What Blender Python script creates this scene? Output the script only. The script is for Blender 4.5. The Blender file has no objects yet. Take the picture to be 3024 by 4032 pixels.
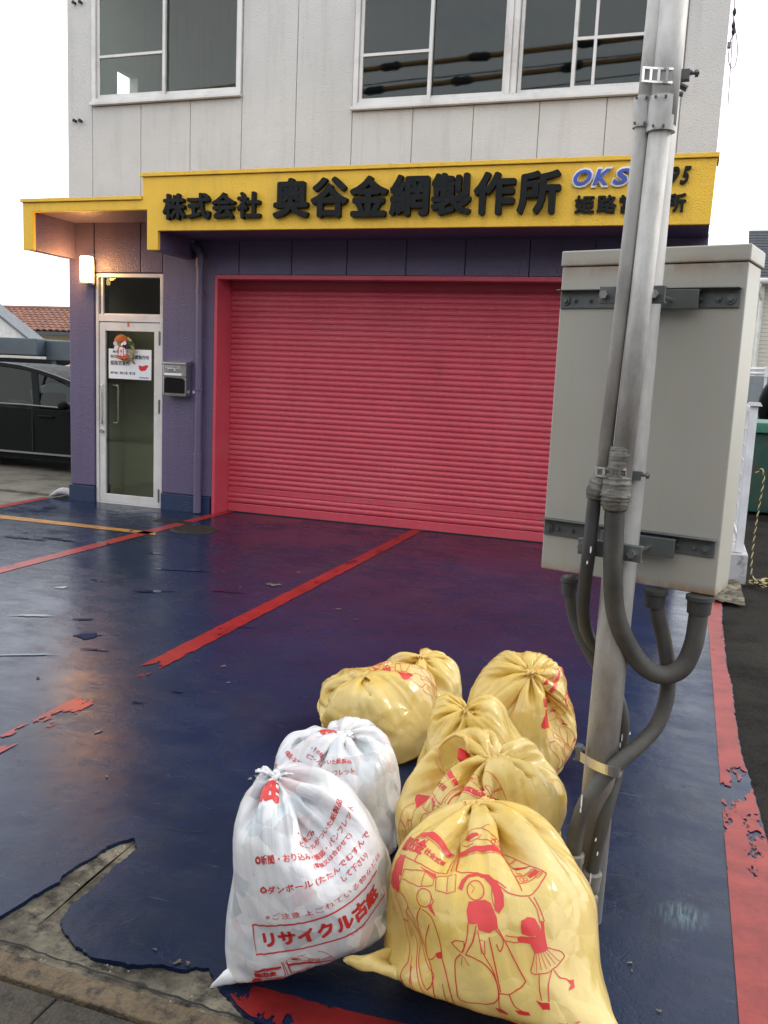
import bpy, bmesh, math, random
import numpy as np
from mathutils import Vector, Matrix, noise as mnoise

# ------------------------------------------------------------------ camera, world, sun, exposure
sc = bpy.context.scene
col = sc.collection
FPX = 3481.8
CAM = np.array([0., 0., 1.55])
RT = np.array([0.94451928, 0.32543326, 0.04445811])
UP = np.array([-0.09031466, 0.12718444, 0.98775877])
FW = np.array([-0.31579517, 0.93697242, -0.14951955])
cam = bpy.data.cameras.new('camera'); camo = bpy.data.objects.new('camera', cam); col.objects.link(camo)
cam.sensor_fit = 'VERTICAL'; cam.sensor_height = 24; cam.lens = 24*FPX/4032
cam.clip_start = .05; cam.clip_end = 600
camo.matrix_world = Matrix(((RT[0], UP[0], -FW[0], CAM[0]), (RT[1], UP[1], -FW[1], CAM[1]), (RT[2], UP[2], -FW[2], CAM[2]), (0, 0, 0, 1)))
sc.camera = camo
SUN_EL, SUN_AZ = math.radians(38), math.radians(60)     # azimuth measured from +Y towards +X
world = bpy.data.worlds.new('World'); sc.world = world; world.use_nodes = True
nt = world.node_tree; nt.nodes.clear()
wo = nt.nodes.new('ShaderNodeOutputWorld'); bg = nt.nodes.new('ShaderNodeBackground'); bg2 = nt.nodes.new('ShaderNodeBackground'); add = nt.nodes.new('ShaderNodeAddShader')
sky = nt.nodes.new('ShaderNodeTexSky'); sky.sky_type = 'NISHITA'; sky.sun_disc = False; sky.sun_elevation = SUN_EL; sky.sun_rotation = SUN_AZ
bg.inputs[1].default_value = .05
tc = nt.nodes.new('ShaderNodeTexCoord'); mp = nt.nodes.new('ShaderNodeMapping'); mp.inputs['Scale'].default_value = (1, 1, 3.5)
nz = nt.nodes.new('ShaderNodeTexNoise'); nz.inputs['Scale'].default_value = 2.2; nz.inputs['Detail'].default_value = 5
cr = nt.nodes.new('ShaderNodeValToRGB'); cr.color_ramp.elements[0].position = .3; cr.color_ramp.elements[0].color = (.74, .77, .80, 1); cr.color_ramp.elements[1].position = .62; cr.color_ramp.elements[1].color = (1, .985, .96, 1)
bg2.inputs[1].default_value = 1.4
nt.links.new(tc.outputs['Generated'], mp.inputs[0]); nt.links.new(mp.outputs[0], nz.inputs['Vector']); nt.links.new(nz.outputs['Fac'], cr.inputs[0])
nt.links.new(cr.outputs[0], bg2.inputs[0]); nt.links.new(sky.outputs[0], bg.inputs[0])
nt.links.new(bg.outputs[0], add.inputs[0]); nt.links.new(bg2.outputs[0], add.inputs[1]); nt.links.new(add.outputs[0], wo.inputs[0])
sun = bpy.data.lights.new('sun', 'SUN'); sun.energy = 1.1; sun.angle = math.radians(14); sun.color = (1, .93, .82)
suno = bpy.data.objects.new('sun', sun); col.objects.link(suno)
sd = Vector((math.sin(SUN_AZ)*math.cos(SUN_EL), math.cos(SUN_AZ)*math.cos(SUN_EL), math.sin(SUN_EL)))
suno.rotation_euler = sd.to_track_quat('Z', 'Y').to_euler(); suno.location = (6, 4, 12)
vs = sc.view_settings; vs.view_transform = 'Standard'; vs.look = 'None'; vs.gamma = 1; vs.exposure = 0.44; vs.use_curve_mapping = False
sc.cycles.max_bounces = 7; sc.cycles.diffuse_bounces = 4; sc.cycles.transparent_max_bounces = 10; sc.cycles.sample_clamp_indirect = 6

# ------------------------------------------------------------------ helpers
def ray(px, py): return RT*(px-1512)/FPX-UP*(py-2016)/FPX+FW
def P(px, py, Y):                       # point of the vertical plane Y seen at a photograph pixel
    d = ray(px, py); return CAM+d*((Y-CAM[1])/d[1])
def G(px, py, z=0.):                    # point of the ground seen at a photograph pixel
    d = ray(px, py); return CAM+d*((z-CAM[2])/d[2])
def PN(px, py, q, n):
    d = ray(px, py); return CAM+d*(np.dot(q-CAM, n)/np.dot(d, n))
def proj(X):
    q = np.asarray(X)-CAM; z = q@FW
    return np.stack([1512+FPX*(q@RT)/z, 2016-FPX*(q@UP)/z], -1)

def tag(o, label=None, cat=None, group=None, kind=None):
    if label: o['label'] = label
    if cat: o['category'] = cat
    if group: o['group'] = group
    if kind: o['kind'] = kind
    return o
def empty(name, loc=(0, 0, 0), rz=0, **k):
    o = bpy.data.objects.new(name, None); col.objects.link(o); o.location = loc; o.rotation_euler = (0, 0, rz); o.empty_display_size = .1
    return tag(o, **k)
class MB:
    def __init__(s): s.v = []; s.f = []
    def add(s, v, f):
        n = len(s.v); s.v += [tuple(map(float, q)) for q in v]; s.f += [tuple(i+n for i in g) for g in f]; return s
    def box(s, x0, x1, y0, y1, z0, z1):
        return s.add([(x0,y0,z0),(x1,y0,z0),(x1,y1,z0),(x0,y1,z0),(x0,y0,z1),(x1,y0,z1),(x1,y1,z1),(x0,y1,z1)],
                     [(0,3,2,1),(4,5,6,7),(0,1,5,4),(1,2,6,5),(2,3,7,6),(3,0,4,7)])
    def obox(s, o, ax, ay, az, x0, x1, y0, y1, z0, z1):     # a box in the frame o + x ax + y ay + z az
        o = np.array(o, float); ax, ay, az = map(np.array, (ax, ay, az))
        v = [o+ax*x+ay*y+az*z for z in (z0, z1) for x, y in ((x0,y0),(x1,y0),(x1,y1),(x0,y1))]
        return s.add(v, [(0,3,2,1),(4,5,6,7),(0,1,5,4),(1,2,6,5),(2,3,7,6),(3,0,4,7)])
    def tube(s, path, r, n=14, cap=True, jit=0.):
        pts = [np.array(p, float) for p in path]; m = len(pts)
        rr = list(r) if hasattr(r, '__len__') else [r]*m
        t0 = pts[1]-pts[0]; t0 /= np.linalg.norm(t0); a = np.cross(t0, (0, 0, 1.))
        if np.linalg.norm(a) < .2: a = np.cross(t0, (0, 1., 0))
        a /= np.linalg.norm(a); v = []; f = []
        for i, p in enumerate(pts):
            t = pts[min(i+1, m-1)]-pts[max(i-1, 0)]; t = t/(np.linalg.norm(t)+1e-9)
            a = a-t*np.dot(a, t); a /= np.linalg.norm(a); b = np.cross(t, a)
            for k in range(n):
                h = 2*math.pi*k/n; rj = rr[i]*(1+jit*random.uniform(-1, 1)); v.append(p+a*math.cos(h)*rj+b*math.sin(h)*rj)
        for i in range(m-1):
            for k in range(n): f.append((i*n+k, i*n+(k+1) % n, (i+1)*n+(k+1) % n, (i+1)*n+k))
        if cap: f += [tuple(range(n))[::-1], tuple((m-1)*n+k for k in range(n))]
        return s.add(v, f)
    def cyl(s, p, q, r, n=16, r2=None): return s.tube([p, q], [r, r if r2 is None else r2], n)
    def prism(s, poly, d, o=(0, 0, 0), ax=(1, 0, 0), ay=(0, 0, 1), az=(0, 1, 0)):   # outline in (ax, ay), thickness d along az
        o = np.array(o, float); ax, ay, az = map(np.array, (ax, ay, az)); n = len(poly)
        v = [o+ax*x+ay*y for x, y in poly]+[o+ax*x+ay*y+az*d for x, y in poly]
        return s.add(v, [tuple(range(n)), tuple(range(2*n-1, n-1, -1))]+[(i, i+n, (i+1) % n+n, (i+1) % n) for i in range(n)])
    def mesh(s, name='m', smooth=False, fix=True):
        me = bpy.data.meshes.new(name); me.from_pydata(s.v, [], s.f)
        if fix:
            bm = bmesh.new(); bm.from_mesh(me); bmesh.ops.recalc_face_normals(bm, faces=bm.faces); bm.to_mesh(me); bm.free()
        if smooth: me.shade_smooth()
        return me
    def build(s, name, mat, parent=None, smooth=False, bevel=0, auto=False, **k):
        me = s.mesh(name, smooth or auto)
        if auto: me.set_sharp_from_angle(angle=math.radians(38))
        return obj(name, me, mat, parent, bevel, **k)
def obj(name, me, mat, parent=None, bevel=0, loc=None, **k):
    o = bpy.data.objects.new(name, me); col.objects.link(o)
    if mat is not None and not me.materials: me.materials.append(mat)
    if parent is not None:
        o.parent = parent
        o.matrix_parent_inverse = Matrix.LocRotScale(parent.location, parent.rotation_euler, None).inverted() if parent.type == 'EMPTY' and loc is None else Matrix()
    if loc is not None: o.location = loc
    if bevel:
        b = o.modifiers.new('bevel', 'BEVEL'); b.width = bevel; b.segments = 2; b.limit_method = 'ANGLE'; b.angle_limit = math.radians(40)
    return tag(o, **k)
def smoothpath(pts, n=6):
    p = [np.array(q, float) for q in pts]; p = [2*p[0]-p[1]]+p+[2*p[-1]-p[-2]]; out = []
    for i in range(1, len(p)-2):
        for k in range(n):
            t = k/n; out.append(.5*((2*p[i])+(-p[i-1]+p[i+1])*t+(2*p[i-1]-5*p[i]+4*p[i+1]-p[i+2])*t*t+(-p[i-1]+3*p[i]-3*p[i+1]+p[i+2])*t**3))
    out.append(p[-2]); return out

# ------------------------------------------------------------------ materials
def newmat(name):
    m = bpy.data.materials.new(name); m.use_nodes = True; n = m.node_tree; b = n.nodes['Principled BSDF']; return m, n, b
def N(n, t, **k):
    q = n.nodes.new('ShaderNode'+t)
    for a, v in k.items():
        if a in ('operation', 'blend_type', 'data_type', 'feature', 'distance', 'noise_dimensions', 'wave_type', 'bands_direction', 'interpolation_type'): setattr(q, a, v)
        else: q.inputs[a.replace('_', ' ')].default_value = v
    return q
def coord(n, scale=(1, 1, 1), rot=(0, 0, 0), obj_=True):
    t = n.nodes.new('ShaderNodeTexCoord'); g = n.nodes.new('ShaderNodeNewGeometry'); m = n.nodes.new('ShaderNodeMapping')
    m.inputs['Scale'].default_value = scale; m.inputs['Rotation'].default_value = rot
    n.links.new(t.outputs['Object'] if obj_ else g.outputs['Position'], m.inputs[0]); return m.outputs[0]
def noise_f(n, vec, scale, detail=5, rough=.55, lo=.4, hi=.6, dist=0.):
    q = N(n, 'TexNoise', Scale=scale, Detail=detail, Roughness=rough, Distortion=dist); n.links.new(vec, q.inputs['Vector'])
    m = N(n, 'MapRange'); m.inputs['From Min'].default_value = lo; m.inputs['From Max'].default_value = hi; n.links.new(q.outputs['Fac'], m.inputs['Value']); return m.outputs['Result']
def mix(n, fac, a, b, blend='MIX'):
    q = n.nodes.new('ShaderNodeMix'); q.data_type = 'RGBA'; q.blend_type = blend
    for s, v in ((q.inputs[0], fac), (q.inputs[6], a), (q.inputs[7], b)):
        if hasattr(v, 'is_linked'): n.links.new(v, s)
        elif isinstance(v, (tuple, list)): s.default_value = (*v[:3], 1)
        else: s.default_value = v
    return q.outputs[2]
def math_(n, op, a, b=0.):
    q = n.nodes.new('ShaderNodeMath'); q.operation = op
    for s, v in ((q.inputs[0], a), (q.inputs[1], b)):
        if hasattr(v, 'is_linked'): n.links.new(v, s)
        else: s.default_value = v
    return q.outputs[0]
def bump(n, b, h, strength=.3, dist=.01, prev=None):
    q = N(n, 'Bump', Strength=strength, Distance=dist); n.links.new(h, q.inputs['Height'])
    if prev is not None: n.links.new(prev, q.inputs['Normal'])
    if b is not None: n.links.new(q.outputs[0], b.inputs['Normal'])
    return q.outputs[0]
def setb(b, rough=.5, metal=0., spec=.5, **k):
    b.inputs['Roughness'].default_value = rough; b.inputs['Metallic'].default_value = metal; b.inputs['Specular IOR Level'].default_value = spec
def simple(name, c, rough=.5, metal=0., spec=.5, var=.15, scale=6., bumps=0., bscale=60, dirt=None, dirtscale=2.5, dlo=.52, dhi=.7, obj_=False):
    m, n, b = newmat(name); setb(b, rough, metal, spec); v = coord(n, obj_=obj_)
    f = noise_f(n, v, scale, 6, .6, .3, .7)
    c2 = tuple(x*(1-var) for x in c); out = mix(n, f, c2, tuple(min(1, x*(1+var*.6)) for x in c))
    if dirt:
        d = noise_f(n, v, dirtscale, 8, .65, dlo, dhi); out = mix(n, d, out, dirt)
    n.links.new(out, b.inputs['Base Color'])
    rf = noise_f(n, v, scale*2.3, 4, .5, .2, .8); rr = N(n, 'MapRange'); rr.inputs['To Min'].default_value = max(.02, rough*.75); rr.inputs['To Max'].default_value = min(1, rough*1.25); n.links.new(rf, rr.inputs['Value']); n.links.new(rr.outputs[0], b.inputs['Roughness'])
    if bumps: bump(n, b, noise_f(n, v, bscale, 5, .6, .2, .8), bumps, .004)
    return m
def stucco(name, c, dirt=(.25, .23, .21), streak=.35, rough=.75, gloss=False):
    m, n, b = newmat(name); setb(b, rough); v = coord(n, obj_=False)
    f = noise_f(n, v, 1.3, 6, .6, .3, .75); out = mix(n, f, tuple(x*.9 for x in c), tuple(min(1, x*1.06) for x in c))
    sv = coord(n, (5., 5., .35), obj_=False); s = noise_f(n, sv, 1.6, 7, .7, .52, .8)
    out = mix(n, math_(n, 'MULTIPLY', s, streak), out, dirt)
    n.links.new(out, b.inputs['Base Color'])
    q = N(n, 'TexVoronoi', Scale=85.); n.links.new(v, q.inputs['Vector'])
    h = math_(n, 'MULTIPLY', math_(n, 'SUBTRACT', .62, q.outputs['Distance']), noise_f(n, v, 30, 4, .6, .35, .7))
    p = bump(n, None, h, .6, .010); bump(n, b, noise_f(n, v, 160, 4, .6, .2, .8), .25, .003, p)
    return m
M = {}
M['wall_grey'] = stucco('wall_grey', (.595, .58, .56), (.38, .35, .32), .5)
M['wall_purple'] = stucco('wall_purple', (.112, .088, .165), (.06, .045, .09), .4, .42)
M['wall_yellow'] = stucco('wall_yellow', (.86, .52, .045), (.42, .27, .07), .6, .6)
M['plinth'] = stucco('plinth', (.012, .03, .085), (.02, .02, .03), .4, .45)
M['joint'] = simple('joint', (.34, .32, .31), .9)
M['joint_dark'] = simple('joint_dark', (.05, .04, .075), .9)
M['letter'] = simple('letter', (.009, .011, .012), .6, 0, .2, var=.25)
M['letter_white'] = simple('letter_white', (.8, .8, .8), .5)
M['letter_blue'] = simple('letter_blue', (.05, .09, .42), .45)
M['alu'] = simple('alu', (.66, .64, .62), .38, .1, dirt=(.50, .47, .44), var=.08)
M['alu_dark'] = simple('alu_dark', (.20, .20, .20), .4, .4)
M['steel'] = simple('steel', (.62, .61, .60), .22, .9, var=.1, scale=3)
M['chrome'] = simple('chrome', (.7, .7, .7), .15, 1.)
M['rubber'] = simple('rubber', (.02, .02, .02), .7)
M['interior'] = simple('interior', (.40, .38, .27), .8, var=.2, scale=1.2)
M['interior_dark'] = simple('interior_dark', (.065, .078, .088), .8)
M['interior_floor'] = simple('interior_floor', (.20, .18, .14), .5)
M['paper'] = simple('paper', (.78, .78, .80), .5, var=.03)
M['ink'] = simple('ink', (.03, .03, .035), .5)
M['ink_red'] = simple('ink_red', (.62, .02, .025), .5)
M['ink_blue'] = simple('ink_blue', (.03, .04, .3), .5)
def pinkmat():
    m, n, b = newmat('shutter_pink'); setb(b, .42, 0, .5); v = coord(n, obj_=False)
    f = noise_f(n, v, .9, 5, .6, .3, .7); out = mix(n, f, (.53, .060, .092), (.61, .080, .115))
    sv = coord(n, (2.2, 2.2, 60), obj_=False); s1 = noise_f(n, sv, 6, 3, .5, .66, .70); s2 = noise_f(n, coord(n, (.6, .6, 1.6), obj_=False), 1.3, 2, .5, .45, .6)
    out = mix(n, math_(n, 'MULTIPLY', math_(n, 'MULTIPLY', s1, s2), .75), out, (.75, .45, .42))
    dv = noise_f(n, coord(n, (1, 1, .25), obj_=False), 4, 6, .7, .5, .8); out = mix(n, math_(n, 'MULTIPLY', dv, .28), out, (.28, .02, .05))
    oi = n.nodes.new('ShaderNodeObjectInfo'); out = mix(n, math_(n, 'MULTIPLY', oi.outputs['Random'], .22), out, (.46, .045, .07))
    lowd = noise_f(n, coord(n, (1, 1, 2.5), obj_=False), 1.1, 7, .65, .5, .75); out = mix(n, math_(n, 'MULTIPLY', lowd, .22), out, (.66, .20, .22))
    n.links.new(out, b.inputs['Base Color']); bump(n, b, noise_f(n, v, 26, 4, .6, .2, .8), .12, .004)
    return m
M['pink'] = pinkmat()
def glassmat(name, tint, rough=.02, ior=1.5):
    m, n, b = newmat(name); n.nodes.remove(b); o = n.nodes['Material Output']
    t = N(n, 'BsdfTransparent'); t.inputs[0].default_value = (*tint, 1); g = N(n, 'BsdfGlossy', Roughness=rough); lw_ = n.nodes.new('ShaderNodeLayerWeight'); f0 = ((ior-1)/(ior+1))**2*.85
    v = coord(n, obj_=False); bp = bump(n, None, noise_f(n, v, 1.2, 1, .5, .2, .8), .03, .01); n.links.new(bp, g.inputs['Normal'])
    mx = n.nodes.new('ShaderNodeMixShader'); n.links.new(math_(n, 'ADD', math_(n, 'MULTIPLY', math_(n, 'POWER', lw_.outputs['Facing'], 5.), 1-f0), f0), mx.inputs[0]); n.links.new(t.outputs[0], mx.inputs[1]); n.links.new(g.outputs[0], mx.inputs[2]); n.links.new(mx.outputs[0], o.inputs[0])
    return m
M['glass'] = glassmat('glass', (.86, .90, .86), ior=1.55)
M['glass_dark'] = glassmat('glass_dark', (.30, .34, .30), ior=1.55)
def emis(name, c, s):
    m, n, b = newmat(name); setb(b, .3); b.inputs['Base Color'].default_value = (*c, 1); b.inputs['Emission Color'].default_value = (*c, 1)
    v = coord(n); f = noise_f(n, v, 5, 2, .5, .2, .8); q = N(n, 'MapRange'); q.inputs['To Min'].default_value = s*.8; q.inputs['To Max'].default_value = s*1.2
    n.links.new(f, q.inputs['Value']); n.links.new(q.outputs[0], b.inputs['Emission Strength']); return m
M['lamp_glow'] = emis('lamp_glow', (1., .60, .20), 8.)

def floor_paint():
    m, n, b = newmat('floor_paint'); setb(b, .18, 0, .42); b.inputs['IOR'].default_value = 1.34; v = coord(n, obj_=False)
    base = mix(n, noise_f(n, v, .8, 7, .62, .35, .68), (.0045, .011, .033), (.008, .019, .053))
    g = noise_f(n, coord(n, (1, .55, 1), (0, 0, .5), False), 2.1, 8, .68, .50, .75); base = mix(n, math_(n, 'MULTIPLY', g, .42), base, (.030, .030, .030))
    scr = noise_f(n, coord(n, (1.2, 9, 1), (0, 0, .35), False), 3.2, 6, .7, .63, .70); base = mix(n, math_(n, 'MULTIPLY', scr, .40), base, (.10, .11, .14))
    chip = noise_f(n, v, 9., 8, .7, .735, .755); base = mix(n, math_(n, 'MULTIPLY', chip, .5), base, (.22, .20, .15))
    sep = n.nodes.new('ShaderNodeSeparateXYZ'); n.links.new(v, sep.inputs[0])
    # mineral bloom left where water stood
    for cx, cy, r in ((.12, 2.62, .085), (-1.40, 3.0, .05)):
        d = N(n, 'VectorMath'); d.operation = 'DISTANCE'; n.links.new(v, d.inputs[0]); d.inputs[1].default_value = (cx, cy, 0)
        q = N(n, 'MapRange'); q.inputs['From Min'].default_value = r; q.inputs['From Max'].default_value = r*.3; n.links.new(d.outputs['Value'], q.inputs['Value'])
        s = noise_f(n, coord(n, (18, 2.2, 1), (0, 0, -.7), False), 5, 5, .6, .42, .62)
        base = mix(n, math_(n, 'MULTIPLY', math_(n, 'MULTIPLY', q.outputs[0], s), .55), base, (.13, .22, .22))
    n.links.new(base, b.inputs['Base Color'])
    wet = noise_f(n, v, .9, 6, .6, .38, .64, .6); patch = noise_f(n, coord(n, (1, 1.6, 1), (0, 0, .2), False), 4.5, 7, .65, .4, .7)
    r = N(n, 'MapRange'); r.inputs['To Min'].default_value = .12; r.inputs['To Max'].default_value = .46
    n.links.new(math_(n, 'ADD', math_(n, 'MULTIPLY', wet, .5), math_(n, 'MULTIPLY', patch, .5)), r.inputs['Value']); n.links.new(r.outputs[0], b.inputs['Roughness'])
    vo = N(n, 'TexVoronoi', Scale=2.6, feature='DISTANCE_TO_EDGE'); wv = N(n, 'TexNoise', Scale=3., Detail=6.); n.links.new(v, wv.inputs['Vector'])
    vadd = N(n, 'VectorMath'); vadd.operation = 'ADD'; n.links.new(v, vadd.inputs[0]); n.links.new(wv.outputs['Color'], vadd.inputs[1]); n.links.new(vadd.outputs[0], vo.inputs['Vector'])
    ck = N(n, 'MapRange'); ck.inputs['From Max'].default_value = .012; n.links.new(vo.outputs['Distance'], ck.inputs['Value'])
    p = bump(n, None, ck.outputs[0], .10, .003)
    p = bump(n, None, noise_f(n, v, 3.2, 5, .55, .2, .8), .25, .012, p); bump(n, b, noise_f(n, v, 130, 5, .65, .2, .8), .22, .0016, p)
    return m
M['floor_paint'] = floor_paint()
def line_paint(name, c, wear_y=None, worn=.0, rough=.3):
    # painted line that has flaked off down to the blue paint
    m, n, b = newmat(name); setb(b, rough, 0, .28); v = coord(n, obj_=False)
    base = mix(n, noise_f(n, v, 3, 5, .6, .3, .7), tuple(x*.8 for x in c), tuple(min(1, x*1.1) for x in c))
    base = mix(n, math_(n, 'MULTIPLY', noise_f(n, v, 7, 8, .7, .42, .66), .6), base, tuple(x*.35 for x in c))
    n.links.new(base, b.inputs['Base Color']); bump(n, b, noise_f(n, v, 90, 4, .6, .2, .8), .2, .002)
    f = noise_f(n, coord(n, (1, .45, 1), obj_=False), 8, 8, .68, .35, .65)
    sep = n.nodes.new('ShaderNodeSeparateXYZ'); n.links.new(v, sep.inputs[0])
    if wear_y == 'edge':
        q = N(n, 'MapRange'); q.inputs['From Min'].default_value = 2.75; q.inputs['From Max'].default_value = 3.35; n.links.new(sep.outputs[1], q.inputs['Value'])
        q2 = N(n, 'MapRange'); q2.inputs['From Min'].default_value = 4.4; q2.inputs['From Max'].default_value = 3.7; n.links.new(sep.outputs[1], q2.inputs['Value'])
        w_ = math_(n, 'ADD', math_(n, 'MULTIPLY', math_(n, 'MULTIPLY', q.outputs[0], q2.outputs[0]), .50), .02)
    elif wear_y:
        q = N(n, 'MapRange'); q.inputs['From Min'].default_value = wear_y[0]; q.inputs['From Max'].default_value = wear_y[1]; q.inputs['To Min'].default_value = wear_y[2]; q.inputs['To Max'].default_value = wear_y[3]; n.links.new(sep.outputs[1], q.inputs['Value']); w_ = q.outputs[0]
    else: w_ = worn
    keep = math_(n, 'GREATER_THAN', f, w_)
    n.links.new(keep, b.inputs['Alpha'])
    return m
M['line_red'] = line_paint('line_red', (.26, .018, .016), (3.75, 4.2, .60, .06))
M['line_red_far'] = line_paint('line_red_far', (.33, .028, .024), worn=.02)
M['line_yellow'] = line_paint('line_yellow', (.50, .24, .05), worn=.12)
M['edge_red'] = line_paint('edge_red', (.28, .045, .038), 'edge', rough=.42)
M['edge_red_low'] = line_paint('edge_red_low', (.20, .010, .010), worn=.42, rough=.5)
def rubble(name, a, bcol, dark, rough=.85, sc_=9., spec=.35, grit=.10):
    m, n, b = newmat(name); setb(b, rough, 0, spec); v = coord(n, obj_=False)
    c = mix(n, noise_f(n, v, sc_*.5, 8, .65, .35, .65), a, bcol)
    c = mix(n, noise_f(n, v, sc_*2.2, 8, .7, .47, .64), c, dark)
    sp = N(n, 'TexVoronoi', Scale=170.); n.links.new(v, sp.inputs['Vector'])
    c = mix(n, math_(n, 'MULTIPLY', sp.outputs['Color'], grit), c, (.5, .46, .38))
    n.links.new(c, b.inputs['Base Color']); p = bump(n, None, noise_f(n, v, 60, 8, .7, .2, .8), .6, .006); q = N(n, 'TexVoronoi', Scale=120.); n.links.new(v, q.inputs['Vector']); bump(n, b, q.outputs['Distance'], .5, .004, p)
    return m
M['concrete'] = rubble('concrete', (.026, .021, .014), (.23, .20, .145), (.012, .010, .007), sc_=9., grit=.05)
M['kerb'] = rubble('kerb', (.085, .058, .030), (.135, .094, .052), (.025, .018, .011), sc_=12)
M['slab'] = rubble('slab', (.030, .025, .019), (.050, .041, .031), (.014, .012, .009), grit=.06)
M['yard'] = rubble('yard', (.10, .09, .075), (.17, .155, .125), (.04, .035, .03), .55, 1.2)
M['asphalt'] = rubble('asphalt', (.012, .0115, .011), (.024, .022, .020), (.006, .006, .006), .95, 1.0, .04, .035)
M['ground'] = rubble('ground', (.08, .075, .07), (.12, .115, .10), (.05, .05, .045), .8, .4)
M['gap'] = simple('gap', (.012, .011, .010), .95)
def water():
    m, n, b = newmat('puddle_water'); setb(b, .03, 0, .6); v = coord(n, obj_=False); n.links.new(mix(n, noise_f(n, v, 3), (.006, .012, .035), (.010, .016, .045)), b.inputs['Base Color']); bump(n, b, noise_f(n, v, 6, 2), .03, .004); return m
M['water'] = water()
def galv(name, c, rough, metal, dark, ds=3.):
    m, n, b = newmat(name); setb(b, rough, metal, .5); v = coord(n, (1, 1, .35), obj_=False)
    o = mix(n, noise_f(n, v, 9, 7, .65, .3, .7), tuple(x*.78 for x in c), c); o = mix(n, math_(n, 'MULTIPLY', noise_f(n, v, ds, 8, .7, .44, .66), .75), o, dark); n.links.new(o, b.inputs['Base Color'])
    bump(n, b, noise_f(n, v, 70, 5, .6, .2, .8), .18, .002); return m
M['galv'] = galv('galv', (.62, .61, .59), .55, .08, (.20, .185, .17), 5.)
M['galv_pole'] = galv('galv_pole', (.50, .49, .47), .55, .08, (.17, .145, .125), 4.)
M['zinc'] = galv('zinc', (.15, .165, .165), .5, .4, (.09, .09, .09))
M['conduit'] = simple('conduit', (.055, .052, .046), .55, var=.15, scale=9, bumps=.15, bscale=140)
M['conduit_dark'] = simple('conduit_dark', (.05, .05, .05), .5, var=.15)
def ribbed():
    m, n, b = newmat('conduit_ribbed'); setb(b, .58); v = coord(n, obj_=False); n.links.new(mix(n, noise_f(n, v, 8, 6), (.048, .045, .040), (.080, .075, .066)), b.inputs['Base Color'])
    w = N(n, 'TexWave', Scale=60., bands_direction='Z'); n.links.new(v, w.inputs['Vector']); bump(n, b, w.outputs['Fac'], .2, .002); return m
M['conduit_ribbed'] = ribbed()
M['tape'] = galv('tape', (.22, .205, .18), .65, .1, (.03, .028, .024), 22.)
def cabinet():
    m, n, b = newmat('cabinet_cream'); setb(b, .42); v = coord(n, obj_=False); sep = n.nodes.new('ShaderNodeSeparateXYZ'); n.links.new(v, sep.inputs[0])
    o = mix(n, noise_f(n, v, 1.6, 6, .6, .3, .7), (.375, .362, .318), (.43, .415, .368))
    st = noise_f(n, coord(n, (9, 9, .7), obj_=False), 2.4, 7, .7, .5, .8); o = mix(n, math_(n, 'MULTIPLY', st, .3), o, (.36, .33, .20))
    # rust where water collects: under the lid lip and on the bottom edge
    for z0, z1, k in ((ZB[0]+.03, ZB[0]-.004, .95), (ZB[1]-.085, ZB[1]-.045, .55)):
        q = N(n, 'MapRange'); q.inputs['From Min'].default_value = z0; q.inputs['From Max'].default_value = z1; n.links.new(sep.outputs[2], q.inputs['Value'])
        if k < .9:
            q2 = N(n, 'MapRange'); q2.inputs['From Min'].default_value = ZB[1]-.02; q2.inputs['From Max'].default_value = ZB[1]-.05; n.links.new(sep.outputs[2], q2.inputs['Value']); e = math_(n, 'MULTIPLY', q.outputs[0], q2.outputs[0])
        else: e = q.outputs[0]
        r = noise_f(n, coord(n, (1, 1, .6), obj_=False), 9, 7, .7, .40, .56); o = mix(n, math_(n, 'MULTIPLY', math_(n, 'MULTIPLY', e, r), k), o, (.26, .12, .045))
    n.links.new(o, b.inputs['Base Color']); bump(n, b, noise_f(n, v, 220, 3, .5, .2, .8), .08, .001); return m
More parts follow.
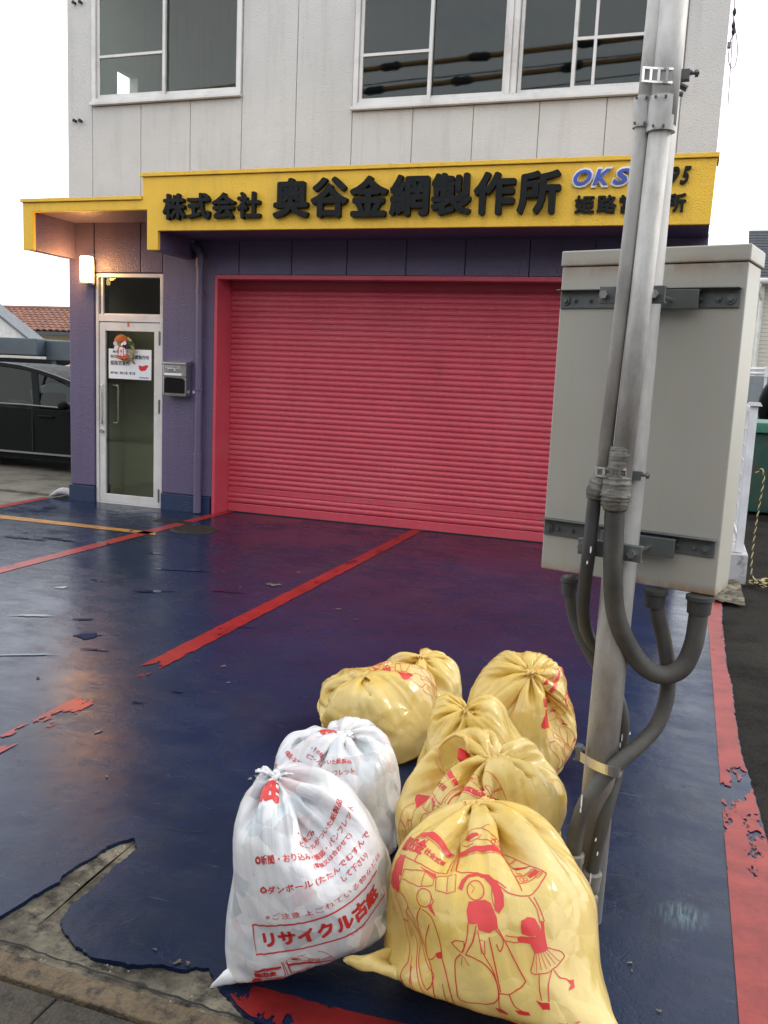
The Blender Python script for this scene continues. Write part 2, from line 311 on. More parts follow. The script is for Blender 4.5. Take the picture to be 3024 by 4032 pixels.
def bagmat(name, cols, patch, amount, trans=.3, rough=.3, vs_=7.):
    m, n, b = newmat(name); setb(b, rough, 0, .62); v = coord(n); o_ = n.nodes['Material Output']
    base = mix(n, noise_f(n, v, 5, 5, .6, .3, .7), cols[0], cols[1])
    wn = N(n, 'TexNoise', Scale=6., Detail=4.); n.links.new(v, wn.inputs['Vector']); va = N(n, 'VectorMath'); va.operation = 'MULTIPLY_ADD'; n.links.new(wn.outputs['Color'], va.inputs[0]); va.inputs[1].default_value = (.07, .07, .07); n.links.new(v, va.inputs[2])
    vo = N(n, 'TexVoronoi', Scale=vs_, Randomness=1.); n.links.new(va.outputs[0], vo.inputs['Vector'])
    sp = n.nodes.new('ShaderNodeSeparateColor'); n.links.new(vo.outputs['Color'], sp.inputs[0])
    cr = n.nodes.new('ShaderNodeValToRGB'); cr.color_ramp.interpolation = 'LINEAR' if trans > .25 else 'CONSTANT'; el = cr.color_ramp.elements
    while len(el) < len(patch): el.new(.5)
    for i, c in enumerate(patch): el[i].position = i/len(patch); el[i].color = (*c, 1)
    n.links.new(sp.outputs[0], cr.inputs[0])
    f = noise_f(n, v, 3.1, 4, .6, .28, .50); base = mix(n, math_(n, 'MULTIPLY', f, amount), base, cr.outputs[0])
    n.links.new(base, b.inputs['Base Color'])
    # creases of thin film
    cv = N(n, 'TexVoronoi', Scale=13., feature='DISTANCE_TO_EDGE'); n.links.new(va.outputs[0], cv.inputs['Vector']); ck = N(n, 'MapRange'); ck.inputs['From Max'].default_value = .35; n.links.new(cv.outputs['Distance'], ck.inputs['Value'])
    p = bump(n, None, ck.outputs[0], .15, .012); rg = N(n, 'TexNoise', Scale=7., Detail=3., Roughness=.5); rg.noise_type = 'RIDGED_MULTIFRACTAL'; rg.normalize = False; n.links.new(va.outputs[0], rg.inputs['Vector']); p = bump(n, None, rg.outputs['Fac'], .32, .010, p)
    wv = coord(n, (1, 1, .45)); p = bump(n, None, noise_f(n, wv, 9, 2, .5, .2, .8, 1.2), .22, .012, p)
    uvn = n.nodes.new('ShaderNodeUVMap'); um = n.nodes.new('ShaderNodeMapping'); um.inputs['Scale'].default_value = (13, 1.1, 1); n.links.new(uvn.outputs[0], um.inputs[0])
    q = N(n, 'TexNoise', Scale=2.2, Detail=5., Roughness=.6, Distortion=.35); n.links.new(um.outputs[0], q.inputs['Vector']); sp2 = n.nodes.new('ShaderNodeSeparateXYZ'); n.links.new(uvn.outputs[0], sp2.inputs[0])
    rr = N(n, 'MapRange'); rr.inputs['From Min'].default_value = .30; rr.inputs['From Max'].default_value = .85; n.links.new(sp2.outputs[1], rr.inputs['Value'])
    p = bump(n, None, math_(n, 'MULTIPLY', q.outputs['Fac'], rr.outputs[0]), .28, .03, p)
    n.links.new(p, b.inputs['Normal'])
    t = N(n, 'BsdfTranslucent'); n.links.new(base, t.inputs[0]); n.links.new(p, t.inputs['Normal']); mx = n.nodes.new('ShaderNodeMixShader'); mx.inputs[0].default_value = trans
    n.links.new(b.outputs[0], mx.inputs[1]); n.links.new(t.outputs[0], mx.inputs[2]); n.links.new(mx.outputs[0], o_.inputs[0]); return m
M['bag_yellow'] = bagmat('bag_yellow', ((.78, .53, .10), (.84, .63, .17)), ((.76, .65, .34), (.56, .56, .34), (.78, .58, .17), (.54, .48, .28), (.78, .72, .46)), .38, .30, .15, 6)
M['bag_white'] = bagmat('bag_white', ((.66, .66, .69), (.74, .74, .77)), ((.84, .84, .86), (.66, .67, .70), (.80, .80, .78), (.84, .84, .84), (.54, .56, .58), (.86, .86, .86), (.74, .60, .60), (.80, .80, .80), (.62, .68, .72), (.84, .84, .84), (.74, .73, .68), (.46, .48, .50), (.82, .82, .84)), .8, .2, .30, 19)
M['bag_knot'] = bagmat('bag_knot', ((.78, .52, .14), (.86, .62, .22)), ((.7, .5, .2), (.8, .6, .2)), .3, .25, .3)
M['bag_knot_white'] = bagmat('bag_knot_white', ((.82, .82, .84), (.9, .9, .92)), ((.7, .7, .74), (.85, .85, .88)), .3, .25, .3)
M['print_red'] = simple('print_red', (.56, .03, .03), .4, var=.12, scale=20, obj_=True)
M['print_soft'] = simple('print_soft', (.75, .30, .27), .4, var=.15, scale=20, obj_=True)
M['car_paint'] = simple('car_paint', (.010, .011, .011), .5, 0, .06, var=.1)
M['tile_red'] = simple('tile_red', (.20, .085, .055), .7, var=.35, scale=2.2, dirt=(.10, .06, .05), dirtscale=1.5)
M['roof_grey'] = simple('roof_grey', (.11, .12, .135), .5, var=.2)
M['siding'] = simple('siding', (.52, .49, .43), .6, var=.08)
M['white_wall'] = simple('white_wall', (.68, .67, .63), .7)
M['beam_blue'] = simple('beam_blue', (.055, .075, .095), .45, var=.3, scale=1.)
M['beige'] = simple('beige', (.50, .43, .31), .7)
M['fence_white'] = simple('fence_white', (.72, .73, .75), .35)
M['green_rust'] = simple('green_rust', (.012, .07, .05), .5, var=.3, dirt=(.07, .05, .035), dirtscale=5.)
M['green_light'] = simple('green_light', (.05, .19, .13), .5, var=.3, dirt=(.14, .10, .07), dirtscale=6.)
M['block'] = simple('block', (.42, .42, .44), .8, dirt=(.15, .13, .12), dirtscale=9, bumps=.4)
M['straw'] = simple('straw', (.40, .34, .16), .7, var=.3, scale=40)
M['gold'] = simple('gold', (.75, .38, .10), .35, .2, var=.3, scale=50)
M['orange'] = simple('orange', (.75, .12, .05), .4, var=.3, scale=50)
M['petal'] = simple('petal', (.75, .62, .68), .6)
M['leaf'] = simple('leaf', (.05, .09, .03), .6)
M['cable_cover'] = simple('cable_cover', (.42, .24, .05), .6)
M['cable_black'] = simple('cable_black', (.02, .02, .02), .6)
M['rope_yellow'] = simple('rope_yellow', (.50, .42, .20), .8, var=.2)
M['rope_black'] = simple('rope_black', (.03, .03, .03), .8)
ZB = (.997, 1.937)
M['cabinet'] = cabinet()
YW, YC, YS = 8.436, 7.75, 8.746
R_ = random.Random(4)

# ------------------------------------------------------------------ ground, yards, forecourt
def S(name, mb, mat, **k): return mb.build(name, mat, kind='structure', **k)
S('ground', MB().box(-150, 150, -40, 260, -.30, -.06), M['ground'])
S('side_road', MB().box(.30, 9, -6, 30, -.055, -.016), M['asphalt'])
S('neighbour_yard', MB().box(-30, -6.95, 1.9, 30, -.055, -.006), M['yard'])
S('yard_step', MB().box(-30, -7.0, 8.55, 30, -.004, .022), M['yard'])
# gutter bed: rough broken concrete under the paint
def rough(x0, x1, y0, y1, st, z, amp, seed):
    nx, ny = int((x1-x0)/st)+1, int((y1-y0)/st)+1; v = []; f = []
    for j in range(ny):
        for i in range(nx):
            x, y = x0+i*st, y0+j*st; p = Vector((x*9, y*9, seed)); v.append((x, y, z+amp*(mnoise.noise(p)+.6*mnoise.noise(p*3.1)+.35*mnoise.noise(p*9.))))
    for j in range(ny-1):
        for i in range(nx-1): a = j*nx+i; f.append((a, a+1, a+nx+1, a+nx))
    return MB().add(v, f)
S('gutter_bed', rough(-2.6, .30, 1.735, 2.55, .010, -.0125, .0050, 3.), M['concrete'], smooth=True)
# blue painted forecourt with a flaked edge towards the gutter
edge_px = [(-140,3680),(0,3607),(60,3572),(119,3531),(175,3500),(232,3471),(240,3452),(265,3431),(305,3405),(345,3385),(385,3360),(424,3332),(480,3312),(530,3296),(537,3339),(500,3375),(457,3405),(405,3460),(351,3511),(285,3557),(259,3594),(239,3624),(244,3650),(255,3670),(275,3695),(292,3717),(330,3745),(358,3766),(410,3778),(464,3783),(505,3795),(544,3799),(590,3797),(637,3796),(690,3812),(729,3816),(770,3806),(822,3812),(840,3850),(858,3885),(905,3930),(940,3972),(985,4012)]
edge = [G(*q)[:2] for q in edge_px]
def jag(pts, amp, st, seed):
    rr = random.Random(seed); out = []
    for a, b in zip(pts[:-1], pts[1:]):
        d = math.hypot(b[0]-a[0], b[1]-a[1]); n = max(1, int(d/st))
        for k in range(n):
            t = k/n; out.append((a[0]+(b[0]-a[0])*t+rr.uniform(-amp, amp), a[1]+(b[1]-a[1])*t+rr.uniform(-amp, amp)))
    out.append(tuple(pts[-1])); return out
poly = jag(edge, .0028, .010, 2)+[(-.60, 1.743), (.26, 1.743), (.253, 4.), (.248, YS+.2), (-4.83, YS+.2), (-4.83, YW+.02), (-6.72, YW+.02), (-7.05, 8.40), (-6.86, 7.6), (-6.95, 2.2), (-3.2, 1.9)]
S('forecourt', MB().prism([tuple(q) for q in poly], .030, (0, 0, -.030), (1, 0, 0), (0, 1, 0), (0, 0, 1)), M['floor_paint'], label='dark blue glossy painted concrete forecourt')
fc = bpy.data.objects['forecourt']
def sheet(name, pts, z, mat, parent=fc, **k):
    mb = MB(); n = len(pts); mb.add([(x, y, z) for x, y in pts], [tuple(range(n))]); return mb.build(name, mat, parent, **k)
def gpoly(px): return [tuple(G(*q)[:2]) for q in px]
# red bay lines run square to the front wall
def strip(x0, x1, ys, amp, seed):
    a = jag([(x0, y) for y in ys], amp, .05, seed); b = jag([(x1, y) for y in ys[::-1]], amp, .05, seed+1); return a+b
sheet('bay_line', [(q[0]-.02*(q[1]-3)*.2, q[1]) for q in strip(-2.60, -2.48, [2.55, 8.70], .004, 5)], .0035, M['line_red'])
sheet('bay_line', strip(-4.83, -4.70, [3.3, 8.70], .002, 9), .0035, M['line_red_far'])
sheet('bay_line', [(-6.95, 6.9), (-6.80, 6.9), (-6.90, 8.36), (-7.02, 8.36)], .0035, M['line_red_far'])
sheet('bay_line', [tuple(G(0, 2028)[:2]), tuple(G(0, 2042)[:2]), tuple(G(612, 2108)[:2]), tuple(G(612, 2097)[:2])], .0035, M['line_yellow'])
# red border strip along the right edge and along the gutter
rpx = [(2842,2332),(2845,2452),(2855,2553),(2861,2617),(2886,2711),(2893,2806),(2908,2901),(2924,2984),(2950,3060),(2975,3142),(3007,3250),(3024,3313),(3130,3640),(3300,4150)]
right = jag([tuple(G(*q, -.002)[:2]) for q in rpx[::-1]]+[(.355, 8.9)], .004, .03, 12)
S('border_strip', MB().prism(right[::-1]+[(.254, 1.70), (.250, 4.), (.247, 8.9)][::-1][::-1], .022, (0, 0, -.0225), (1, 0, 0), (0, 1, 0), (0, 0, 1)), M['floor_paint'])
bs = bpy.data.objects['border_strip']
sheet('red_paint', [(x-.004, y) for x, y in right[::-1]]+[(.256, 1.71), (.252, 4.), (.249, 8.88)], .0038, M['edge_red'], bs)
sheet('red_paint', jag([tuple(G(*q)[:2]) for q in [(876,3862),(939,3868),(1047,3895),(1150,3925),(1242,3950),(1362,3982)]], .003, .02, 3)+[(.24, 1.93), (.24, 1.75), (-.60, 1.75)]+[tuple(G(*q)[:2]) for q in [(985,4005),(935,3962),(890,3900)]], .0036, M['edge_red_low'])
# fragments of the third line near the gutter and loose flakes
# kerb stones and pavement slabs
kb = empty('kerb', (-1.2, 1.70, 0), kind='structure')
xs = [-4.1, -2.9, -1.72, -.52, .66]
for a, b in zip(xs[:-1], xs[1:]): MB().box(a+.003, b-.003, 1.655, 1.733, -.06, -.004+R_.uniform(-.002, .002)).build('kerb_stone', M['kerb'], kb, bevel=.005)
S('gap_bed', MB().box(-6, 3, 1.0, 1.74, -.07, -.03), M['gap'])
pv = empty('pavement', (-1.2, 1.5, 0), kind='structure')
for r_, (y0, y1) in enumerate(((1.35, 1.647), (1.05, 1.346), (.75, 1.046))):
    x = -4.355+(0 if r_ == 0 else .15)
    while x < 1: MB().box(x+.003, x+.297, y0+.003, y1-.002, -.06, -.010+R_.uniform(-.0015, .0015)).build('paving_slab', M['slab'], pv, bevel=.004); x += .3
S('road', MB().box(-12, 12, -8, .74, -.07, -.02), M['asphalt'])
# bits of grit and moss in the gutter
gv = MB()
for i in range(520):
    x = R_.uniform(-2.1, -.75); y = R_.choice([R_.gauss(1.752, .012), R_.uniform(1.75, 1.9)]); s = R_.uniform(.0018, .0055)
    if i < 120: q = G(R_.uniform(20, 500), 0); t = R_.random(); x, y = tuple(G(20+500*t, 3640-330*t, 0)[:2]+np.array([R_.gauss(0, .012), R_.gauss(0, .012)]))
    c = Vector((x, y, -.017)); n0 = [(c.x+s*math.cos(a)*R_.uniform(.6, 1), c.y+s*math.sin(a)*R_.uniform(.6, 1), c.z) for a in (0, 1.3, 2.5, 3.8, 5.)]
    gv.add(n0+[(c.x, c.y, c.z+s)], [(0, 1, 5), (1, 2, 5), (2, 3, 5), (3, 4, 5), (4, 0, 5)])
tag(gv.build('grit', simple('grit', (.42, .39, .32), .8, var=.4, scale=60)), 'pale grit and crumbs of concrete lying in the broken gutter', 'grit', None, 'stuff')
def blob(cx, cy, rx, ry, rot=0, seed=0, n=40, k=.35):
    rr = random.Random(seed); ph = [rr.uniform(0, 6.28) for _ in range(5)]; out = []
    for i in range(n):
        a = 2*math.pi*i/n; r = 1+k*(.5*math.sin(2*a+ph[0])+.35*math.sin(3*a+ph[1])+.3*math.sin(5*a+ph[2])+.2*math.sin(9*a+ph[3])+.15*math.sin(13*a+ph[4]))
        x, y = rx*r*math.cos(a), ry*r*math.sin(a); out.append((cx+x*math.cos(rot)-y*math.sin(rot), cy+x*math.sin(rot)+y*math.cos(rot)))
    return out
pud = MB()
for i, (px, py, rx, ry, rot) in enumerate([(345,2505,.075,.045,.2),(330,2440,.05,.02,.4),(600,2330,.13,.03,.5),(720,2245,.16,.04,.3),(385,2287,.06,.015,0),(130,2425,.12,.02,.5),(240,2315,.05,.02,.8),(400,2140,.07,.03,0),(610,2180,.05,.03,.2),(225,2125,.16,.03,0),(80,2120,.22,.025,.1),(650,2050,.09,.03,0),(900,2330,.10,.03,.3),(380,2560,.06,.015,.3),(700,2725,.022,.015,0),(540,2768,.03,.008,0),(975,2470,.05,.01,.4),(60,2580,.2,.012,.55)]):
    q = G(px, py); n = 40; pts = blob(q[0], q[1], rx, ry, rot, i, n, .5); pud.add([(x, y, .0042) for x, y in pts], [tuple(range(n))])
S('puddle', pud, M['water'])
ch = MB()
for i, (px, py, s) in enumerate([(1080,2305,.045),(1060,2300,.02),(945,2315,.01),(880,2253,.010),(880,2625,.012),(1405,2440,.012),(1175,2255,.015),(1330,2400,.016),(390,2880,.02),(150,2670,.014),(610,3742,.006),(700,3792,.010),(740,3798,.008),(2480,3795,.006),(2488,3827,.004),(2595,3985,.006),(1360,2660,.008),(900,2690,.010),(420,3060,.008),(1010,3060,.012),(985,3070,.010)]):
    q = G(px, py); n = 24; pts = blob(q[0], q[1], s, s*.7, i, i, n, .6); ch.add([(x, y, .0046) for x, y in pts], [tuple(range(n))])
ch.build('bare_patch', M['concrete'], fc)
cr2 = MB()
for pts, w in (([(60,3725),(86,3700),(130,3655),(200,3600),(260,3545),(330,3480),(400,3420),(450,3380),(500,3340),(540,3303)], .0035), ([(540,3303),(600,3265),(660,3262),(720,3275),(800,3280)], .0012), ([(-40,3690),(20,3703),(86,3722),(199,3762),(331,3803),(530,3868),(762,3942),(928,3996),(1000,4025)], .0045)):
    q = jag([tuple(G(*p)[:2]) for p in pts], w*.8, .02, 6); z_ = -.0035 if w > .003 else .0046; l = [(x, y-w*R_.uniform(.4, 1.3), z_) for x, y in q]+[(x, y+w*R_.uniform(.4, 1.3), z_) for x, y in q[::-1]]; cr2.add(l, [tuple(range(len(l)))])
cr2.build('crack', M['gap'], bpy.data.objects['gutter_bed'])
# manhole and drain grate set in the paint
mh = empty('manhole_cover', tuple(G(766, 2085)), label='round dark iron manhole cover beside the red line near the shutter', cat='manhole cover', kind=None)
c = G(766, 2085); mm = MB(); mm.tube([(c[0], c[1], -.01), (c[0], c[1], .006)], .23, 36)
mm.build('cover', simple('iron', (.045, .040, .032), .5, .4, dirt=(.10, .08, .05), dirtscale=20), mh, bevel=.002)
rb_ = MB()
for k in range(-6, 7):
    w = math.sqrt(max(.0, .205**2-(k*.03)**2)); rb_.box(c[0]-w, c[0]+w, c[1]+k*.03-.006, c[1]+k*.03+.006, .0055, .011)
rb_.build('rib', bpy.data.materials['iron'], mh)
dg = empty('drain_grate', tuple(G(680, 2056)), label='small square drain grate at the foot of the downpipe', cat='drain grate')
c = G(680, 2054); MB().box(c[0]-.19, c[0]+.19, c[1]-.07, c[1]+.07, -.01, .005).build('frame', bpy.data.materials['iron'], dg)
for k in range(11): MB().box(c[0]-.17+k*.034-.008, c[0]-.17+k*.034+.008, c[1]-.06, c[1]+.06, .0045, .010).build('bar', bpy.data.materials['iron'], dg)

# ------------------------------------------------------------------ office building
B = empty('office_building', (-3.3, 10.4, 0), label='grey and purple two-storey office with yellow fascia and pink roller shutter', cat='building')
XL, XR, ZT = -6.675, .024, 9.2
J = [-6.675, -6.354, -5.746, -5.149, -4.555, -3.955, -3.352, -2.734, -2.144, -1.529, -.934, -.312, .024]
W1, W2 = (-6.346, -4.564, 4.327, 6.2), (-3.346, -.318, 4.128, 6.2)
ZC = 3.10
g = .0030
for a, b in zip(J[:-1], J[1:]):
    segs = [(ZC, ZT)]
    for x0, x1, z0, z1 in (W1, W2):
        if a >= x0-.06 and b <= x1+.06: segs = [(ZC, z0-.035), (z1, ZT)]
    for z0, z1 in segs: MB().box(a+g, b-g, YW, YW+.10, z0+g, z1-g).build('wall_panel', M['wall_grey'], B, bevel=.006)
# joints filled with sealant, set back
MB().box(XL+.02, W1[0], YW+.012, YW+.12, ZC, ZT-.02).box(W1[1], W2[0], YW+.012, YW+.12, ZC, ZT-.02).box(W2[1], XR-.02, YW+.012, YW+.12, ZC, ZT-.02).box(W1[0], W1[1], YW+.012, YW+.12, ZC, W1[2]-.001).box(W2[0], W2[1], YW+.012, YW+.12, ZC, W2[2]-.001).box(W1[0], W1[1], YW+.012, YW+.12, W1[3]+.02, ZT-.02).box(W2[0], W2[1], YW+.012, YW+.12, W2[3]+.02, ZT-.02).build('joint_backing', M['joint'], B)
YB = 16.
sw = MB()   # left side wall of the upper floor with its window opening
def wall_hole(mb, x0, x1, ya, yb, za, zb, h):
    y0, y1, z0, z1 = h; mb.box(x0, x1, ya, y0, za, zb).box(x0, x1, y1, yb, za, zb).box(x0, x1, y0, y1, za, z0).box(x0, x1, y0, y1, z1, zb)
wall_hole(sw, XL+.004, XL+.12, YW+.125, YB, 0, ZT, (9.16, 9.56, 4.5, 4.95)); sw.build('side_wall', M['wall_grey'], B)
MB().box(XR-.12, XR-.004, YW+.125, YB, 0, ZT).build('side_wall', M['wall_grey'], B)
MB().box(XL+.004, XR-.004, YB+.003, YB+.15, 0, ZT).build('rear_wall', M['wall_grey'], B)
MB().box(XL-.03, XR+.03, YW-.03, YB+.2, ZT+.003, ZT+.2).build('roof', M['wall_grey'], B)
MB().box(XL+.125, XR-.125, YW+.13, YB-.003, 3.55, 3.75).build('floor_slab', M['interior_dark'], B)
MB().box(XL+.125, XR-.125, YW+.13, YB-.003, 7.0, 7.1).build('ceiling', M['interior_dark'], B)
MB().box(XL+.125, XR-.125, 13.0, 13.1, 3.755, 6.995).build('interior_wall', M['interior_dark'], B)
# upper windows
def window(x0, x1, z0, z1, verts, sashes):
    fr = MB(); f = .045; y0, y1 = YW-.022, YW+.07
    fr.box(x0, x0+f, y0, y1, z0, z1).box(x1-f, x1, y0, y1, z0, z1).box(x0+f, x1-f, y0, y1, z0, z0+f*.8).box(x0+f, x1-f, y0, y1, z1-f, z1)
    w = fr.build('window', M['alu'], B, bevel=.003)
    MB().box(x0-.012, x1+.012, YW-.055, YW-.003, z0-.036, z0-.004).build('sill', M['alu'], w, bevel=.004)
    for kind, a in verts:
        if kind == 'mullion': MB().box(a-.05, a-.008, YW-.020, YW+.06, z0+f*.8+.002, z1-f-.002).box(a+.008, a+.05, YW-.020, YW+.06, z0+f*.8+.002, z1-f-.002).box(a-.007, a+.007, YW-.008, YW+.06, z0+f*.8+.002, z1-f-.002).build('mullion', M['alu'], w)
    for (a, b, yo, bars) in sashes:
        s = MB(); q = .032; ya, yb = YW+yo, YW+yo+.024; zz0, zz1 = z0+f*.8+.003, z1-f-.003
        s.box(a, a+q, ya, yb, zz0, zz1).box(b-q, b, ya, yb, zz0, zz1).box(a+q, b-q, ya, yb, zz0, zz0+q*1.2).box(a+q, b-q, ya, yb, zz1-q, zz1)
        for t, v in bars:
            if t == 'h': s.box(a+q, b-q, ya-.004, yb, v-.013, v+.013)
            else: s.box(v-.013, v+.013, ya-.006, yb-.002, zz0+q*1.2, zz1-q)
        s.build('sash', M['alu'], w)
        MB().box(a+q-.003, b-q+.003, ya+.010, ya+.014, zz0+q, zz1-q+.003).build('pane', M['glass'], w)
window(*W1, [], [(W1[0]+.05, -5.46, .006, [('h', 4.787)]), (-5.50, W1[1]-.05, .034, [])])
window(*W2, [('mullion', -1.81)], [(W2[0]+.05, -2.575, .006, [('h', 4.60)]), (-2.61, -1.865, .034, []), (-1.755, -1.235, .034, []), (-1.27, W2[1]-.05, .006, [('h', 4.60), ('v', -1.075)])])
for px, py in ((300,478),(322,478),(297,14),(322,12)):
    q = P(px, py, YW); MB().cyl((q[0], YW-.035, q[2]), (q[0], YW+.01, q[2]), .014, 10).cyl((q[0], YW-.045, q[2]), (q[0], YW-.03, q[2]), .019, 6).build('anchor_bolt', M['rubber'], B)
# lower storey
lw = MB().box(XL, -6.345, YW, YW+.28, .185, 3.095)
lw.build('pier', M['wall_purple'], B, bevel=.012)
MB().box(-5.462, -4.835, YW, YW+.30, .185, 2.92).build('pier', M['wall_purple'], B, bevel=.008)
MB().box(-.60, XR, YW, YW+.30, .185, 2.92).build('pier', M['wall_purple'], B, bevel=.008)
for a, b in ((-6.339, -5.746), (-5.746, -5.468)): MB().box(a+.004, b-.004, YW+.004, YW+.12, 2.562, 3.095).build('wall_panel', M['wall_purple'], B, bevel=.006)
for a, b in zip([-5.462, -5.149]+J[4:11], J[3:12]): MB().box(a+.004, b-.004, YW+.004, YW+.12, (2.56 if b < -4.9 else 2.545) if b > -4.8 else 2.925, 3.095).build('wall_panel', M['wall_purple'], B, bevel=.006) if b > -4.84 else None
MB().box(-6.345, -.60, YW+.02, YW+.14, 2.60, 3.09).build('joint_backing', M['joint_dark'], B)
MB().box(XL-.014, -6.34, YW-.014, YW+.29, -.02, .18).build('plinth', M['plinth'], B, bevel=.006)
MB().box(-5.466, -4.85, YW-.014, YW+.29, -.02, .18).build('plinth', M['plinth'], B, bevel=.006)
MB().box(-.59, XR+.014, YW-.014, YW+.29, -.02, .18).build('plinth', M['plinth'], B, bevel=.006)
# shutter reveal painted pink
MB().box(-4.832, -4.795, YW-.006, YS+.06, .002, 2.535).build('shutter_jamb', M['pink'], B, bevel=.004)
MB().box(-.64, -.603, YW-.006, YS+.06, .002, 2.535).build('shutter_jamb', M['pink'], B, bevel=.004)
MB().box(-4.832, -.603, YW-.004, YW+.135, 2.500, 2.543).build('shutter_lintel', M['pink'], B, bevel=.003)
MB().box(-4.79, -.645, YS-.05, YS+.1, 2.44, 2.60).build('shutter_housing', M['pink'], B)
MB().box(-4.79, -.645, YW+.14, YS-.055, 2.545, 2.60).build('lintel_soffit', M['wall_purple'], B)
sh = MB(); PT = .0578
prof = [(0, 0), (-.010, .004), (-.016, .014), (-.017, .026), (-.015, .040), (-.009, .049), (-.001, .0525), (.0, .0575), (.006, .0575), (.006, 0)]
sh.add([(x, YS+p[0], p[1]) for x in (-4.792, -.643) for p in prof], [tuple(range(10))[::-1], tuple(range(10, 20))]+[(i, (i+1) % 10, 10+(i+1) % 10, 10+i) for i in range(10)])
sm = sh.mesh('slat'); sm.materials.append(M['pink'])
for f_ in sm.polygons: f_.use_smooth = len(f_.vertices) == 4
sm.set_sharp_from_angle(angle=math.radians(35))
z = .105; first = True
while z < 2.44:
    if abs(z-.105-2*PT) < .001: MB().box(-4.792, -.643, YS-.012, YS+.006, z, z+.062).build('slat', M['pink'], B, bevel=.005); z += .064; continue
    o = obj('slat', sm, None, B, loc=(3.3, -10.4, z)); z += PT
bpy.context.view_layer.update()
MB().box(-4.792, -.643, YS-.022, YS+.012, .003, .100).build('bottom_rail', M['pink'], B, bevel=.006)
MB().box(-4.79, -.645, YS-.03, YS-.023, .001, .010).build('rail_seal', M['rubber'], B)
# canopy and yellow fascia
y0 = YC
fas = [(-6.70, 2.700), (-6.575, 2.700), (-6.575, 3.080), (-5.205, 3.080), (-5.205, 2.696), (-5.080, 2.696), (-5.080, 2.878), (.022, 2.878), (.030, 3.385), (-5.258, 3.385), (-5.258, 3.172), (-6.70, 3.172)]
fa = MB().prism(fas, .045, (0, y0, 0)).build('fascia', M['wall_yellow'], B, bevel=.005)
MB().box(-5.272, .045, y0-.022, y0+.30, 3.388, 3.425).box(-6.715, -5.262, y0-.022, y0+.30, 3.175, 3.210).build('coping', M['wall_yellow'], B, bevel=.004)
cn = MB(); yb = YW-.004; ya = y0+.047
cn.box(-6.695, -6.58, ya, yb, 2.704, 3.168).box(-6.578, -5.207, ya, yb, 3.085, 3.168).box(-5.202, -5.083, ya, yb, 2.700, 3.38).box(-5.081, .018, ya, yb, 2.884, 3.38)
cn.build('canopy', M['wall_purple'], B, bevel=.004)
# raised lettering
def glyph(s, bold=0., shear=0., extr=0., res=3):
    cu = bpy.data.curves.new('t', 'FONT'); cu.body = s; cu.size = 1; cu.offset = bold; cu.shear = shear; cu.extrude = extr; cu.resolution_u = res; cu.fill_mode = 'BOTH' if extr else 'FRONT'
    o = bpy.data.objects.new('t', cu); col.objects.link(o); bpy.context.view_layer.update()
    me = bpy.data.meshes.new_from_object(o.evaluated_get(bpy.context.evaluated_depsgraph_get()))
    bpy.data.objects.remove(o); bpy.data.curves.remove(cu); return me
_glyph = glyph
def glyph(s, bold=0., shear=0., extr=0., res=3):
    if bold <= 0 or not any(c >= '\u2e80' for c in s): return _glyph(s, bold, shear, extr, res)
    me = _glyph(s, 0, shear, extr, res); v = arr(me); fs = [tuple(p.vertices) for p in me.polygons]; V = []; F = []
    for i in range(9 if bold > .025 else 5):
        a = 0 if i == 0 else 2*math.pi*i/(8 if bold > .025 else 4); r = 0 if i == 0 else bold
        n = len(V); V += [(x+r*math.cos(a), y+r*math.sin(a), z+(.012*i if extr else .0001*i)) for x, y, z in v]; F += [tuple(k+n for k in f) for f in fs]
    bpy.data.meshes.remove(me); me = bpy.data.meshes.new('t'); me.from_pydata(V, [], F); return me
def arr(me):
    v = np.zeros(len(me.vertices)*3); me.vertices.foreach_get('co', v); return v.reshape(-1, 3)
def place_text(s, x0, x1, z0, z1, y, parent, mat, name='letter', bold=0., shear=0., depth=.004, gap=.06, each=True, stretch=False):
    """characters spread over x0..x1 between heights z0..z1, facing -Y; one object each"""
    n = len(s); out = []
    if each:
        cw = (x1-x0)/n
        for i, ch in enumerate(s):
            if ch == ' ': continue
            me = glyph(ch, bold, shear, .5); v = arr(me); mn, mx_ = v.min(0), v.max(0); k = (z1-z0); w = cw*(1-gap)
            asp = (mx_[0]-mn[0])/max(1e-6, mx_[1]-mn[1])
            ww = w if stretch or ch >= '\u2e80' else min(w, k*asp*1.02); X0 = x0+cw*i+(cw-ww)/2
            u = np.stack([X0+(v[:, 0]-mn[0])/(mx_[0]-mn[0])*ww, y-depth*(v[:, 2]+.5), z0+(v[:, 1]-mn[1])/(mx_[1]-mn[1])*k], 1)
            me.vertices.foreach_set('co', u.ravel()); me.update(); me.materials.clear()
            out.append(obj(name, me, mat, parent))
    else:
        me = glyph(s, bold, shear, .5); v = arr(me); mn, mx_ = v.min(0), v.max(0)
        u = np.stack([x0+(v[:, 0]-mn[0])/(mx_[0]-mn[0])*(x1-x0), y-depth*(v[:, 2]+.5), z0+(v[:, 1]-mn[1])/(mx_[1]-mn[1])*(z1-z0)], 1)
        me.vertices.foreach_set('co', u.ravel()); me.update(); me.materials.clear(); out.append(obj(name, me, mat, parent))
    return out
place_text('株式会社', -5.005, -3.935, 2.972, 3.215, y0-.004, fa, M['letter'], bold=.034, depth=.045)
place_text('奥谷金網製作所', -3.825, -1.165, 2.970, 3.325, y0-.004, fa, M['letter'], bold=.038, depth=.05, gap=.045)
place_text('OKS', -1.085, -.612, 3.178, 3.338, y0-.004, fa, M['letter_white'], bold=.07, shear=.3, depth=.020, gap=-.10, stretch=True)
place_text('OKS', -1.085, -.612, 3.197, 3.320, y0-.026, fa, M['letter_blue'], bold=.03, shear=.3, depth=.012, gap=.08, stretch=True)
